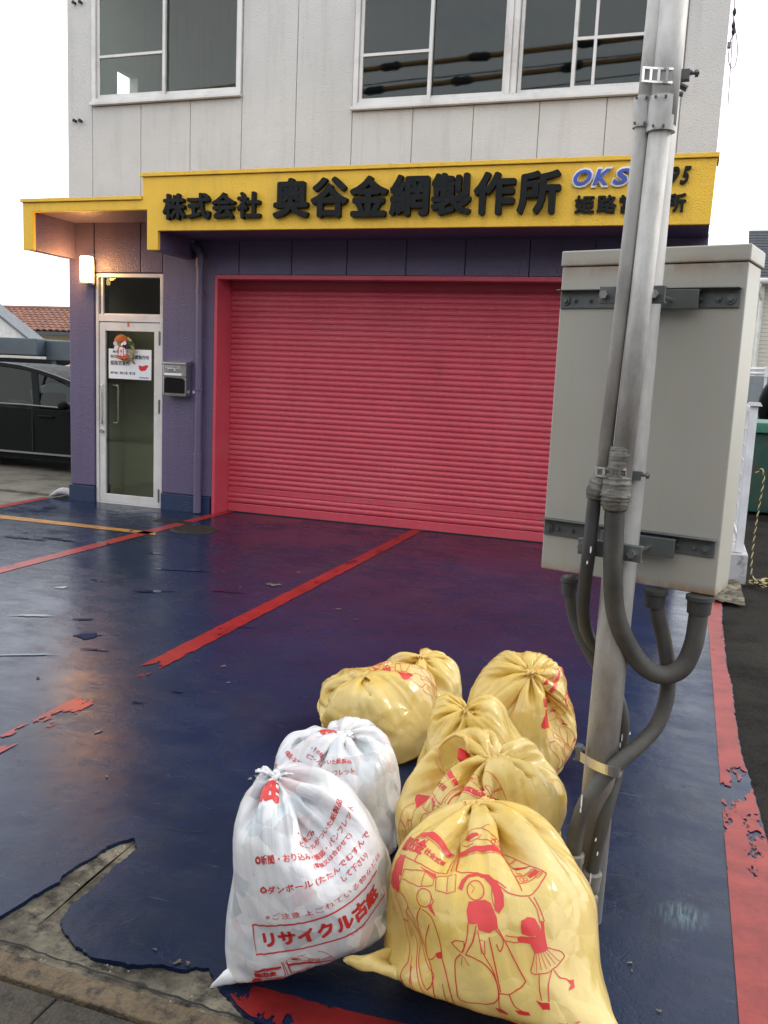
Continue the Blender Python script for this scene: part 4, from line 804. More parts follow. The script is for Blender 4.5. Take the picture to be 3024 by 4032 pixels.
MB().prism([(.80, .02), (4, .02), (4, 1.06), (.70, 1.06)], 1.6, (0, 12.5, 0)).build('tub', M['green_rust'], sk, bevel=.02)
MB().box(.66, 4.05, 12.42, 14.2, 1.065, 1.20).build('rim', M['green_light'], sk, bevel=.015)
for x in (1.25, 2.0, 2.8): MB().box(x, x+.08, 12.44, 12.498, .06, 1.06).build('rib', M['green_rust'], sk)
wh = empty('dark_vehicle', (2.6, 17, 0), label='dark rounded vehicle front just showing above the green skip', cat='vehicle')
q = P(3022, 1640, 17); MB().tube(smoothpath([(q[0]-.06, 17, 1.0), (q[0]-.02, 17, 1.35), (q[0]+.15, 17, 1.6), (q[0]+.6, 17, 1.75), (q[0]+2, 17, 1.8)], 4), list(np.linspace(.05, .5, 17)), 12).box(q[0], q[0]+2.6, 16.6, 18.2, .25, 1.3).build('body', M['car_paint'], wh, auto=True)
for wx in (.5, 2.1): MB().tube([(q[0]+wx, 16.6, .32), (q[0]+wx, 16.8, .32)], .32, 20).build('wheel', M['rubber'], wh)
# white lattice fence on a concrete block
lf_ = empty('lattice_fence', (.50, 8.2, .25), label='white mesh fence panel standing on concrete blocks behind the cabinet', cat='fence')
ztop, zbot = 1.46, .30
MB().box(.47, .53, 7.86, 7.92, .24, ztop).prism([(.44, ztop), (.56, ztop), (.54, ztop+.03), (.46, ztop+.03)], .12, (0, 7.83, 0)).build('post', M['fence_white'], lf_)
MB().box(.47, .53, 10.2, 10.26, .0, ztop).build('post', M['fence_white'], lf_)
MB().box(.485, .515, 7.92, 10.2, ztop-.06, ztop-.01).box(.485, .515, 7.92, 10.2, zbot, zbot+.05).build('rail', M['fence_white'], lf_)
lm_ = MB()
for i in range(56): y_ = 7.94+i*.04; lm_.box(.497, .503, y_, y_+.006, zbot+.05, ztop-.06)
for i in range(8): z_ = zbot+.1+i*.14; lm_.box(.494, .497, 7.92, 10.2, z_, z_+.012)
lm_.build('mesh_panel', M['fence_white'], lf_, kind='stuff')
for i in range(6): MB().box(.43, .57, 7.80+i*.40, 8.19+i*.40, -.02, .235).build('concrete_block', M['block'], lf_, bevel=.008)
tag(rough(.30, .52, 6.9, 7.78, .02, .02, .02, 8.).build('rubble', M['concrete'], smooth=True), 'crumbled concrete heap at the foot of the white fence', 'rubble', None, 'stuff')
rp = empty('rope', (.75, 7.75, 0), label='yellow and black twisted rope coiled on the asphalt below the fence', cat='rope')
pts = []
for i in range(150):
    t = i/149; a = t*2*math.pi*4.3; pts.append((.86+(.24-.03*math.sin(a*.7))*math.cos(a), 7.75+.13*math.sin(a), .01+.035*t+.012*math.sin(a*2.3)))
hang = smoothpath([(.56, 7.83, .92), (.60, 7.82, .95), (.625, 7.82, .88), (.61, 7.82, .6), (.60, 7.82, .3), (.61, 7.80, .08), (.66, 7.78, .03)], 12)
def twist(path, r, mb1, mb2):
    path = [np.array(p, float) for p in path]
    for ph, mb in ((0, mb1), (math.pi, mb2)):
        q = []
        s_ = 0
        for i, p in enumerate(path):
            t = path[min(i+1, len(path)-1)]-path[max(i-1, 0)]; t /= np.linalg.norm(t)+1e-9; a = np.cross(t, (0.3, .2, 1)); a /= np.linalg.norm(a); b = np.cross(t, a); s_ += .0 if i == 0 else np.linalg.norm(p-path[i-1]); h = s_/.035*2*math.pi*.5+ph; q.append(p+(a*math.cos(h)+b*math.sin(h))*r*.6)
        mb.tube(q, r*.75, 6)
m1, m2 = MB(), MB(); twist(pts, .009, m1, m2); twist(hang, .007, m1, m2)
m1.build('yellow_strand', M['rope_yellow'], rp, smooth=True); m2.build('black_strand', M['rope_black'], rp, smooth=True)
# ------------------------------------------------------------------ steel pole, cabinet, conduits
YP = 2.49; XP = -.142
pl = empty('utility_pole', (XP, YP, 0), label='galvanised steel pole standing on the blue forecourt beside the rubbish bags', cat='pole')
MB().tube([(XP-.012, YP, -.02), (XP, YP, 1.2), (XP+.004, YP, 4.3)], .0455, 32).build('shaft', M['galv_pole'], pl, smooth=True)
th = math.radians(14.5); bd = np.array([math.cos(th), -math.sin(th), 0]); bn = np.array([math.sin(th), math.cos(th), 0]); bz = np.array([0, 0, 1.])
PC = np.array([-.195, 2.49, 0]); BQ = PC+bn*.13
cbx = empty('cabinet', tuple(BQ+bd*.03), label='cream metal electrical cabinet with rust stains bolted to the pole', cat='electrical cabinet')
U0, U1, Z0, Z1, DP = -.232, .284, ZB[0], ZB[1], .155
MB().obox(BQ, bd, bn, bz, U0, U1, 0, DP, Z0, Z1-.045).build('case', M['cabinet'], cbx, bevel=.004)
MB().obox(BQ, bd, bn, bz, U0-.003, U1+.004, -.005, DP+.02, Z1-.043, Z1).build('lid', M['cabinet'], cbx, bevel=.004)
MB().obox(BQ, bd, bn, bz, U0+.004, U1-.004, DP+.003, DP+.022, Z0+.01, Z1-.05).build('door', M['cabinet'], cbx, bevel=.004)
def rail(zc, name, up):
    m = MB().obox(BQ, bd, bn, bz, U0+.004, U1-.012, -.006, -.001, zc-.026, zc+.022)
    m.obox(BQ, bd, bn, bz, U0-.002, U1-.010, -.030, -.001, zc+.0225, zc+.026)
    r = m.build(name, M['zinc'], cbx, bevel=.002)
    for u, rr in ((U0+.022, .013), (U0+.05, .006), (U0+.095, .006), (U1-.035, .013), (U1-.065, .007), (U1-.11, .006)):
        c = BQ+bd*u+bz*(zc-.004); MB().cyl(c-bn*.011, c-bn*.004, rr, 16).cyl(c-bn*.018, c-bn*.009, rr*.55, 6).build('bolt', M['zinc'], r)
rail(1.800, 'mounting_rail', 1); rail(1.130, 'mounting_rail', 0)
# clamp brackets round the pole and conduits
def clamp(zc, ua, ub, name='pole_clamp'):
    m = MB().obox(BQ, bd, bn, bz, ua+.01, ub+.045, -.040, -.0325, zc-.022, zc+.030).obox(BQ, bd, bn, bz, ua+.01, ub+.045, -.0325, -.010, zc+.026, zc+.030)
    m.obox(BQ, bd, bn, bz, ua, ub, -.188, -.182, zc-.020, zc+.024).obox(BQ, bd, bn, bz, ua, ub, -.182, -.166, zc+.020, zc+.024).obox(BQ, bd, bn, bz, ua, ub, -.182, -.166, zc-.020, zc-.016)
    k = m.build(name, M['zinc'], cbx, bevel=.002)
    for u in (ua+.016, ub-.024):
        c = BQ+bd*u+bz*(zc+.002); MB().cyl(c-bn*.203, c-bn*.188, .0115, 6).cyl(c-bn*.19, c-bn*.02, .005, 8).build('bolt', M['steel'], k)
uu = lambda px, py: float((P(px, py, YP-.055)-BQ)@bd)
clamp(1.790, uu(2352, 1180), uu(2632, 1180)); clamp(1.115, uu(2273, 2090), uu(2546, 2120))
def PY(px, py, d=0.): return P(px, py, YP+d)
def run(name, pts, r, mat, parent, n=16, sm=8, **k): return MB().tube(smoothpath(pts, sm), r, n).build(name, mat, parent, smooth=True, **k)
# rigid conduits strapped to the front of the pole
c1 = empty('thin_conduit', tuple(PY(2360, 1850, -.06)), label='thinner galvanised conduit running up the left side of the pole', cat='conduit')
D1, D2 = -.084, -.094
q = [(2580,-40),(2560,300)]; 
MB().tube([PY(2591, -60, D1), PY(2537, 478, D1)], .0215, 18).build('upper_tube', M['galv'], c1, smooth=True)
MB().tube([PY(2530, 470, D1), PY(2528, 500, D1), PY(2368, 1905, D1)], .0185, 18).build('tube', M['galv'], c1, smooth=True)
c2 = empty('thick_conduit', tuple(PY(2440, 1850, -.08)), label='thicker galvanised conduit running up the front of the pole', cat='conduit')
MB().tube([PY(2659, -60, D2), PY(2606, 500, D2)], .0335, 22).build('upper_tube', M['galv'], c2, smooth=True)
MB().tube([PY(2601, 490, D2), PY(2440, 1930, D2)], .0275, 22).build('tube', M['galv'], c2, smooth=True)
for par, pts_, r in ((c1, ((2536,385),(2527,505)), .0235), (c2, ((2612,385),(2600,522)), .0355)):
    dd = D1 if par == c1 else D2; a, b = PY(*pts_[0], dd), PY(*pts_[1], dd)
    MB().tube([a, b], r, 22).build('collar', M['galv'], par, auto=True)
    for t in (.1, .93):
        c = a+(b-a)*t
        for s in (-1, 1): MB().cyl(c+[s*.012-.004, -r, 0], c+[s*.012-.004, -r-.008, 0], .0035, 6).build('screw', M['zinc'], par)
# tape joints
def tapej(pts, r, par, d):
    p_ = smoothpath([PY(x, y, d) for x, y in pts], 8); rr = np.interp(np.linspace(0, 1, len(p_)), np.linspace(0, 1, len(r)), r)
    rr = [x*(1+R_.uniform(-.07, .05)) for i, x in enumerate(rr)]; MB().tube(p_, rr, 20, jit=.06).build('tape_wrap', M['tape'], par, smooth=True)
tapej([(2372,1850),(2362,1890),(2350,1925),(2343,1965)], [.020, .024, .027, .029, .022], c1, D1)
tapej([(2446,1760),(2442,1800),(2436,1850),(2432,1880),(2428,1925),(2423,1960),(2420,2008)], [.028, .031, .029, .030, .038, .041, .040, .032], c2, D2-.004)
# perforated band clamps
def band(px0, px1, py, h, dsl, name='band_clamp'):
    b_ = MB(); pts = [PY(px0, py-dsl, D1-.021), PY((px0+px1)/2, py, D2-.034), PY(px1, py+dsl*.6, D2-.030), PY(px1+30, py+dsl, -.045)]
    p_ = smoothpath(pts, 6)
    for zz in (-h/2, h/2-.005):
        for i in range(len(p_)-1):
            a, b = p_[i], p_[i+1]; t = b-a; nn = np.cross(t, bz); nn /= np.linalg.norm(nn); b_.add([a+bz*zz, b+bz*zz, b+bz*(zz+.005), a+bz*(zz+.005), a+nn*-.002+bz*zz, b+nn*-.002+bz*zz, b+nn*-.002+bz*(zz+.005), a+nn*-.002+bz*(zz+.005)], [(0,1,2,3),(7,6,5,4),(0,4,5,1),(2,6,7,3)])
    for i in range(0, len(p_)-1, 3):
        a, b = p_[i], p_[i+1]; b_.add([a-bz*(h/2-.004), b-bz*(h/2-.004), b+bz*(h/2-.004), a+bz*(h/2-.004)], [(0,1,2,3)])
    bb = empty(name, tuple(pts[1]), label=('upper' if py < 1000 else 'middle')+' slotted steel band clamp tying the conduits to the pole', cat='band clamp', group='band clamps round the pole')
    b_.build('band', M['steel'], bb)
    e = pts[-1]; MB().cyl(e+[-.01, -.01, -.004], e+[.028, -.01, .004], .006, 10).box(e[0]+.0, e[0]+.022, e[1]-.02, e[1]+.004, e[2]-.014, e[2]+.010).cyl(e+[.010, -.012, 0], e+[.044, -.010, .002], .0042, 8).cyl(e+[.034, -.011, 0], e+[.041, -.010, .001], .009, 6).build('screw', M['zinc'], bb)
band(2342, 2462, 1862, .026, 6); band(2528, 2650, 295, .036, 4)
MB().tube([PY(2655, 325, -.02), PY(2705, 350, -.02)], .008, 8).cyl(PY(2640, 365, -.05), PY(2690, 372, -.05), .006, 8).build('tail', M['zinc'], bpy.data.objects['band_clamp.001'])
# cable down the crack between the conduits
run('cable', [PY(2625, -60, -.085), PY(2574, 470, -.085), PY(2560, 560, -.075)], .006, M['cable_black'], c2, 8)
# flexible conduits
def flex(name, label, parts):
    e = empty(name, tuple(parts[0][1][0]), label=label, cat='flexible conduit', group='flexible conduits hanging below the cabinet')
    for nm, pts, r, mat in parts: run(nm, pts, r, mat, e, 20)
    return e
def gland(px, py, d, par, r=.03):
    c = PY(px, py, d); c[2] = Z0-.002; MB().tube([c, c-bz*.012, c-bz*.014, c-bz*.05], [r*1.12, r*1.12, r*.98, r*.93], 22).build('gland', M['conduit_dark'], par, auto=True)
    return c-bz*.045
dB = .215                        # depth of the glands below the cabinet, behind the pole axis
e = flex('flexible_conduit', 'thick corrugated conduit looping in a U from taped joint to rightmost gland', [('hose', [PY(2422,1990,-.096), PY(2418,2060,-.096), PY(2414,2250,-.09), PY(2422,2400,-.06), PY(2462,2520,-.03), PY(2530,2620,.0), PY(2610,2658,.02), PY(2685,2630,.03), PY(2728,2545,.04), PY(2746,2450,.05), PY(2754,2375,.055)], .0262, M['conduit_ribbed'])])
gland(2757, 2350, .055, e, .034)
e = flex('flexible_conduit', 'grey corrugated conduit swinging from the middle gland down round the front of the pole', [('hose', [PY(2583,2335,.07), PY(2592,2420,.07), PY(2612,2510,.07), PY(2628,2610,.07), PY(2630,2700,.07), PY(2618,2775,.06), PY(2583,2860,.04), PY(2520,2930,.0), PY(2445,2995,-.04), PY(2375,3062,-.075), PY(2315,3145,-.10), PY(2280,3230,-.10), PY(2262,3320,-.095), PY(2258,3380,-.09)], .0215, M['conduit_ribbed'])])
gland(2583, 2318, .07, e, .030)
e = flex('flexible_conduit', 'slim dark conduit from the left gland passing behind the pole', [('hose', [PY(2243,2265,.10), PY(2246,2340,.10), PY(2262,2430,.10), PY(2296,2520,.085), PY(2340,2600,.075), PY(2385,2670,.075), PY(2432,2745,.07), PY(2452,2830,.06), PY(2450,2930,.045), PY(2430,3040,.02), PY(2400,3150,-.02), PY(2370,3260,-.045), PY(2345,3360,-.055), PY(2330,3450,-.06)], .0185, M['conduit'])])
gland(2246, 2252, .10, e, .024)
e = flex('flexible_conduit', 'dark conduit hanging from the left taped joint behind the pole', [('hose', [PY(2343,1950,-.084), PY(2334,2030,-.083), PY(2318,2180,-.078), PY(2303,2300,-.03), PY(2296,2400,.01), PY(2308,2480,.05), PY(2340,2545,.068), PY(2400,2600,.075)], .0185, M['conduit_dark'])])
# ground stubs with couplings
for (px, py, d), (bx, by), r, lab in (((2256,3375,-.09), (2245,3600), .023, 'left grey pipe stub with coupling rising from the ground at the pole'), ((2327,3450,-.06), (2325,3690), .022, 'right grey pipe stub with coupling rising from the ground at the pole')):
    a = PY(px, py, d); g0 = np.array([a[0]-.004, a[1], -.01]); st_ = empty('pipe_stub', tuple(g0), label=lab, cat='pipe', group='pipe stubs at the pole foot')
    MB().tube([g0, a], r, 20).build('pipe', M['galv_pole'], st_, smooth=True)
    MB().tube([a-bz*.045, a-bz*.040, a-bz*.012, a-bz*.011, a+bz*.012, a+bz*.016], [r*1.12, r*1.22, r*1.22, r*1.35, r*1.38, r*1.05], 22).build('coupling', M['tape'], st_, auto=True)
    MB().tube([a-bz*.085, a-bz*.08, a-bz*.062, a-bz*.058], [r*1.02, r*1.16, r*1.16, r*1.02], 20).build('coupling', M['tape'], st_, auto=True)
# lower strap
sp_ = empty('strap_clamp', tuple(PY(2350, 3040, -.1)), label='worn steel strap holding the grey conduit against the lower pole', cat='strap')
bx = smoothpath([PY(2282,2985,-.03), PY(2290,3000,-.075), PY(2340,3030,-.100), PY(2400,3055,-.105), PY(2428,3062,-.09), PY(2442,3055,-.05), PY(2448,3045,.0)], 6); bb_ = MB()
for i in range(len(bx)-1):
    a, b = bx[i], bx[i+1]; t = b-a; nn = np.cross(t, bz); nn /= np.linalg.norm(nn); bb_.add([a, b, b+bz*.028, a+bz*.028, a+nn*.002, b+nn*.002, b+nn*.002+bz*.028, a+nn*.002+bz*.028], [(0,1,2,3),(7,6,5,4),(0,4,5,1),(2,6,7,3)])
bb_.build('band', M['steel'], sp_); c = PY(2283, 2992, -.03); MB().obox(c, (1,0,0), (0,1,0), bz, -.012, .006, -.02, .01, .005, .045).cyl(c+[-.016, -.004, .036], c+[.012, -.004, .036], .008, 6).cyl(c+[-.018, -.004, .0], c+[.0, -.004, .0], .004, 6).build('buckle', M['zinc'], sp_)
# paint drips on the hoses and pole
dr_ = MB()
for (px, py, d, l) in ((2326,2165,-.105,.010),(2312,2215,-.105,.005),(2290,3155,-.13,.022),(2286,3190,-.13,.008),(2449,2905,.02,.012),(2442,2935,.0,.01),(2352,3365,-.09,.004),(2345,3310,-.09,.003),(2325,3460,-.10,.018),(2480,2890,-.02,.003)):
    c = PY(px, py, d); n = 10; dr_.add([c+np.array([.0022*math.cos(t), 0, l*math.sin(t)]) for t in np.linspace(0, 2*math.pi, n+1)[:-1]]+[c+[0, .02, 0]], [tuple(range(n))]+[(i, (i+1) % n, n) for i in range(n)])
tag(dr_.build('paint_drip', M['paper'], sp_), None, None, None, 'stuff')

# --- begin bag sim
def sim_bag(seed, w=.66, h=.86, jn_f=.86, P=50., hyd=120., lean=(0,0), zn=None, lump=.5, steps=170, tilt=0.0, neck_r=.014, neck_x=0.0, neck_y=0.0, N=112, M=56, squash=1.0, ks=.5, kc=.45, kb=.06, defl=.5, dt=.009, soft=1.):
    rs = np.random.RandomState(seed)
    def make_fams(N, M):
        lx = 2*w/N; lz = h/(M-1); F = []
        for di, dj, L in ((1,0,lx),(0,1,lz),(1,1,math.hypot(lx,lz)),(-1,1,math.hypot(lx,lz)),(2,0,2*lx),(0,2,2*lz)):
            for par in (0,1):
                I, J = np.meshgrid(np.arange(N), np.arange(M), indexing='ij')
                if di == 0:
                    sel = ((J//dj) % 2 == par) & (J+dj < M)
                else:
                    sel = ((I//abs(di)) % 2 == par) & (J+dj < M)
                a = (I*M+J)[sel]; b = (((I+di) % N)*M+J+dj)[sel]
                F.append((a, b, L, abs(di) == 2 or dj == 2))
        return F
    def run(X, N, M, steps, iters, t0, t1, V=None):
        F = make_fams(N, M); X = X.reshape(-1,3).copy(); V = np.zeros_like(X)
        jn = int(round(jn_f*(M-1))); 
        half = N//2
        ib = np.arange(N); mirror = (N - ib) % N
        noise = rs.normal(size=(8,4))
        th = 2*np.pi*np.arange(N)/N
        vv = np.arange(M)/(M-1)
        pm = np.zeros((N,M))
        for k in range(14):
            a = rs.randint(1,12); b = rs.uniform(1,8); ph = rs.uniform(0,6.28,2)
            pm += np.cos(a*th[:,None]+ph[0])*np.cos(b*3.1*vv[None]+ph[1])
        pm = (1 + lump*pm/3.0)*np.clip(soft+(1-soft)*vv[None]/.22, 0, 1)
        for s in range(steps):
            t = t0+(t1-t0)*s/steps
            G = X.reshape(N,M,3)
            tu = (np.roll(G,-1,0)-np.roll(G,1,0)); tv = np.zeros_like(G)
            tv[:,1:-1] = G[:,2:]-G[:,:-2]; tv[:,0] = G[:,1]-G[:,0]; tv[:,-1] = G[:,-1]-G[:,-2]
            n = np.cross(tu, tv); n /= (np.linalg.norm(n,axis=2,keepdims=True)+1e-9)
            ztop = G[:,jn,2].mean()
            pr = np.clip(P+hyd*(ztop-G[:,:,2]),0,None)*pm*min(1,t*3+.2)*(1 if t < .85 else defl)
            pr[:,jn-1:] = 0
            A = n*pr[:,:,None]; A[:,:,2] -= 9.8
            A = A.reshape(-1,3)
            V = (V+A*dt)*.93
            Xp = X.copy(); X = X+V*dt
            R0 = max(neck_r, (w/np.pi)*(1-min(1,t*1.5))**1.2)
            for it in range(iters):
                for a,b,L,bend in F:
                    d = X[b]-X[a]; l = np.sqrt((d*d).sum(1))+1e-9
                    e = (l-L)/l
                    if bend: k = np.where(e < 0, kb, .0)
                    else: k = np.where(e > 0, ks, kc)
                    c = d*(e*k)[:,None]
                    X[a] += c; X[b] -= c
                G = X.reshape(N,M,3)
                bm = (G[ib,0]+G[mirror,0])/2; G[:,0] = bm
                # neck gather
                tgt = np.array([neck_x,neck_y,0]); c = G[:,jn].mean(0)
                c2 = c.copy(); c2[0] += (tgt[0]-c[0])*.2; c2[1] += (tgt[1]-c[1])*.2
                if zn is not None: c2[2] += (zn-c[2])*.3
                d = G[:,jn]-c; r = np.sqrt(d[:,0]**2+d[:,1]**2)+1e-9
                f = np.minimum(1,R0/r)
                G[:,jn,0] = c2[0]+d[:,0]*f; G[:,jn,1] = c2[1]+d[:,1]*f; G[:,jn,2] = c2[2]+d[:,2]*(.8)
                X = G.reshape(-1,3)
                low = X[:,2] < .002
                X[low,2] = .002; X[low,:2] = X[low,:2]*.4+Xp[low,:2]*.6
            V = (X-Xp)/dt
            sp = np.sqrt((V*V).sum(1)); V *= (np.minimum(1,2.5/(sp+1e-9)))[:,None]
        return X.reshape(N,M,3)
    def up(X):
        N, M, _ = X.shape
        Y = np.zeros((2*N,M,3)); Y[0::2] = X
        Y[1::2] = (9*(X+np.roll(X,-1,0))-np.roll(X,1,0)-np.roll(X,-2,0))/16
        Z = np.zeros((2*N,2*M-1,3)); Z[:,0::2] = Y
        pad = np.concatenate([2*Y[:,:1]-Y[:,1:2],Y,2*Y[:,-1:]-Y[:,-2:-1]],1)
        Z[:,1::2] = (9*(pad[:,1:-2]+pad[:,2:-1])-pad[:,:-3]-pad[:,3:])/16
        return Z
    n0, m0 = N//2, (M+1)//2
    i = np.arange(n0)/n0; v = np.arange(m0)/(m0-1)
    x = np.where(i < .5, -w/2+2*w*i, w/2-2*w*(i-.5))
    y = -np.sin(2*np.pi*i)*w*.12
    X = np.zeros((n0,m0,3))
    prof = np.clip(np.sin(np.pi*np.clip(v*.9+.02,0,1)),.1,1)
    X[:,:,0] = x[:,None]; X[:,:,1] = y[:,None]*prof[None]; X[:,:,2] = (v*h*.96)[None]+.01
    X += rs.normal(size=X.shape)*.003
    X = run(X, n0, m0, int(steps*.75), 6, 0, .8)
    X = up(X); M2 = X.shape[1]; N2 = X.shape[0]
    X = X+rs.normal(size=X.shape)*.0006
    X = run(X, N2, M2, int(steps*.4), 8, .8, 1.)
    return X
# --- end bag sim
# ------------------------------------------------------------------ rubbish bags
def up2(X):
    n_, m_, _ = X.shape
    Y = np.zeros((2*n_, m_, 3)); Y[0::2] = X; Y[1::2] = (9*(X+np.roll(X, -1, 0))-np.roll(X, 1, 0)-np.roll(X, -2, 0))/16
    Z = np.zeros((2*n_, 2*m_-1, 3)); Z[:, 0::2] = Y; pad = np.concatenate([2*Y[:, :1]-Y[:, 1:2], Y, 2*Y[:, -1:]-Y[:, -2:-1]], 1)
    Z[:, 1::2] = (9*(pad[:, 1:-2]+pad[:, 2:-1])-pad[:, :-3]-pad[:, 3:])/16
    return Z
def crumple(X, seed, amp, jn, w):
    n_, m_, _ = X.shape; tu = np.roll(X, -1, 0)-np.roll(X, 1, 0); tv = np.gradient(X, axis=1); nn = np.cross(tu, tv); nn /= np.linalg.norm(nn, axis=2, keepdims=True)+1e-9
    D = np.zeros((n_, m_)); o = Vector((seed*3.7, seed*1.3, 0))
    for i in range(n_):
        th = i/n_*2*math.pi; cx, sx = math.cos(th)*w/math.pi, math.sin(th)*w/math.pi
        for j in range(m_):
            v = j/(m_-1)*.86; p = Vector((cx, sx, v)); q = p+mnoise.noise_vector(p*4+o)*.06
            a = 1-abs(mnoise.noise(q*7.5+o))*2.6; a2 = 1-abs(mnoise.noise(Vector((q.x*15, q.y*15, q.z*11))+o))*2.4
            t = min(1., max(0., (j/jn-.35)/.6)); r = 1-abs(mnoise.noise(Vector((cx*34, sx*34, v*2.6))+o))*2.6
            D[i, j] = amp*(max(a, -.3)*.9+max(a2, -.3)*.42)*(1-t*.55)+amp*1.15*t*max(r, -.4)*(1 if j < jn else .3)
    fade = np.clip((jn-3-np.arange(m_))/10., .12, 1)
    return X+nn*(D*fade[None])[:, :, None]
def pull_ears(X, ears, w, h):
    n_, m_, _ = X.shape; i = np.arange(n_)[:, None]; v = (np.arange(m_)/(m_-1))[None]*h
    for side, amt, sig, fy in ears:         # the welded bottom corners, dragged out flat along the ground
        i0 = 0 if side < 0 else n_//2; d = np.abs(i-i0); d = np.minimum(d, n_-d)/n_*2*w; q = np.exp(-((d*d+v*v)/sig**2))[:, :, None]; c = X[i0, 0].copy()
        X = X+q*np.array([side*amt, -abs(amt)*fy, 0]); q2 = q**1.5
        X[..., 1] += (c[1]-abs(amt)*fy-X[..., 1])*q2[..., 0]*.7; X[..., 2] *= 1-q2[..., 0]*.55
    return X
def pull_seam(X, amt, h):
    v = (np.arange(X.shape[1])/(X.shape[1]-1))[None]*h; X = X.copy(); q = np.exp(-(v/.16)**2); X[..., 1] -= amt*q; return X
def grid_mesh(X, hole=None):
    n_, m_, _ = X.shape; I, Jj = np.meshgrid(np.arange(n_), np.arange(m_-1), indexing='ij'); a = I*m_+Jj; b = ((I+1) % n_)*m_+Jj
    f = np.stack([a, b, b+1, a+1], 2)
    if hole is not None: f = f[~hole[:, :-1]]
    me = bpy.data.meshes.new('bag'); me.from_pydata(X.reshape(-1, 3).tolist(), [], f.reshape(-1, 4).tolist()); me.shade_smooth()
    uv = me.uv_layers.new(name='UVMap'); idx = np.zeros(len(me.loops), int); me.loops.foreach_get('vertex_index', idx); u_ = (idx//m_)/n_; v_ = (idx % m_)/(m_-1)
    t = u_.reshape(-1, 4); t[(t.max(1)-t.min(1) > .5)[:, None] & (t < .5)] += 1; uv.data.foreach_set('uv', np.stack([t.ravel(), v_], 1).ravel()); return me
# ---- the printed drawing, in sheet units: u 0..1 across the front, v 0..1 from the bottom seam to the neck
def ribbon(pts, w, closed=False):
    if closed: pts = pts+[pts[0]]
    v, f = [], []
    for i, p in enumerate(pts):
        a = pts[max(i-1, 0)]; b = pts[min(i+1, len(pts)-1)]; t = np.array([b[0]-a[0], b[1]-a[1]], float); t /= np.linalg.norm(t)+1e-9
        v += [(p[0]-t[1]*w, p[1]+t[0]*w), (p[0]+t[1]*w, p[1]-t[0]*w)]
    for i in range(len(pts)-1): f.append((2*i, 2*i+1, 2*i+3, 2*i+2))
    return v, f
def circ(cx, cy, rx, ry=None, n=20, a0=0, a1=6.2832): return [(cx+rx*math.cos(t), cy+(ry or rx)*math.sin(t)) for t in np.linspace(a0, a1, n)]
def curve(pts, n=4):
    return [tuple(q[:2]) for q in smoothpath([(x, y, 0) for x, y in pts], n)]
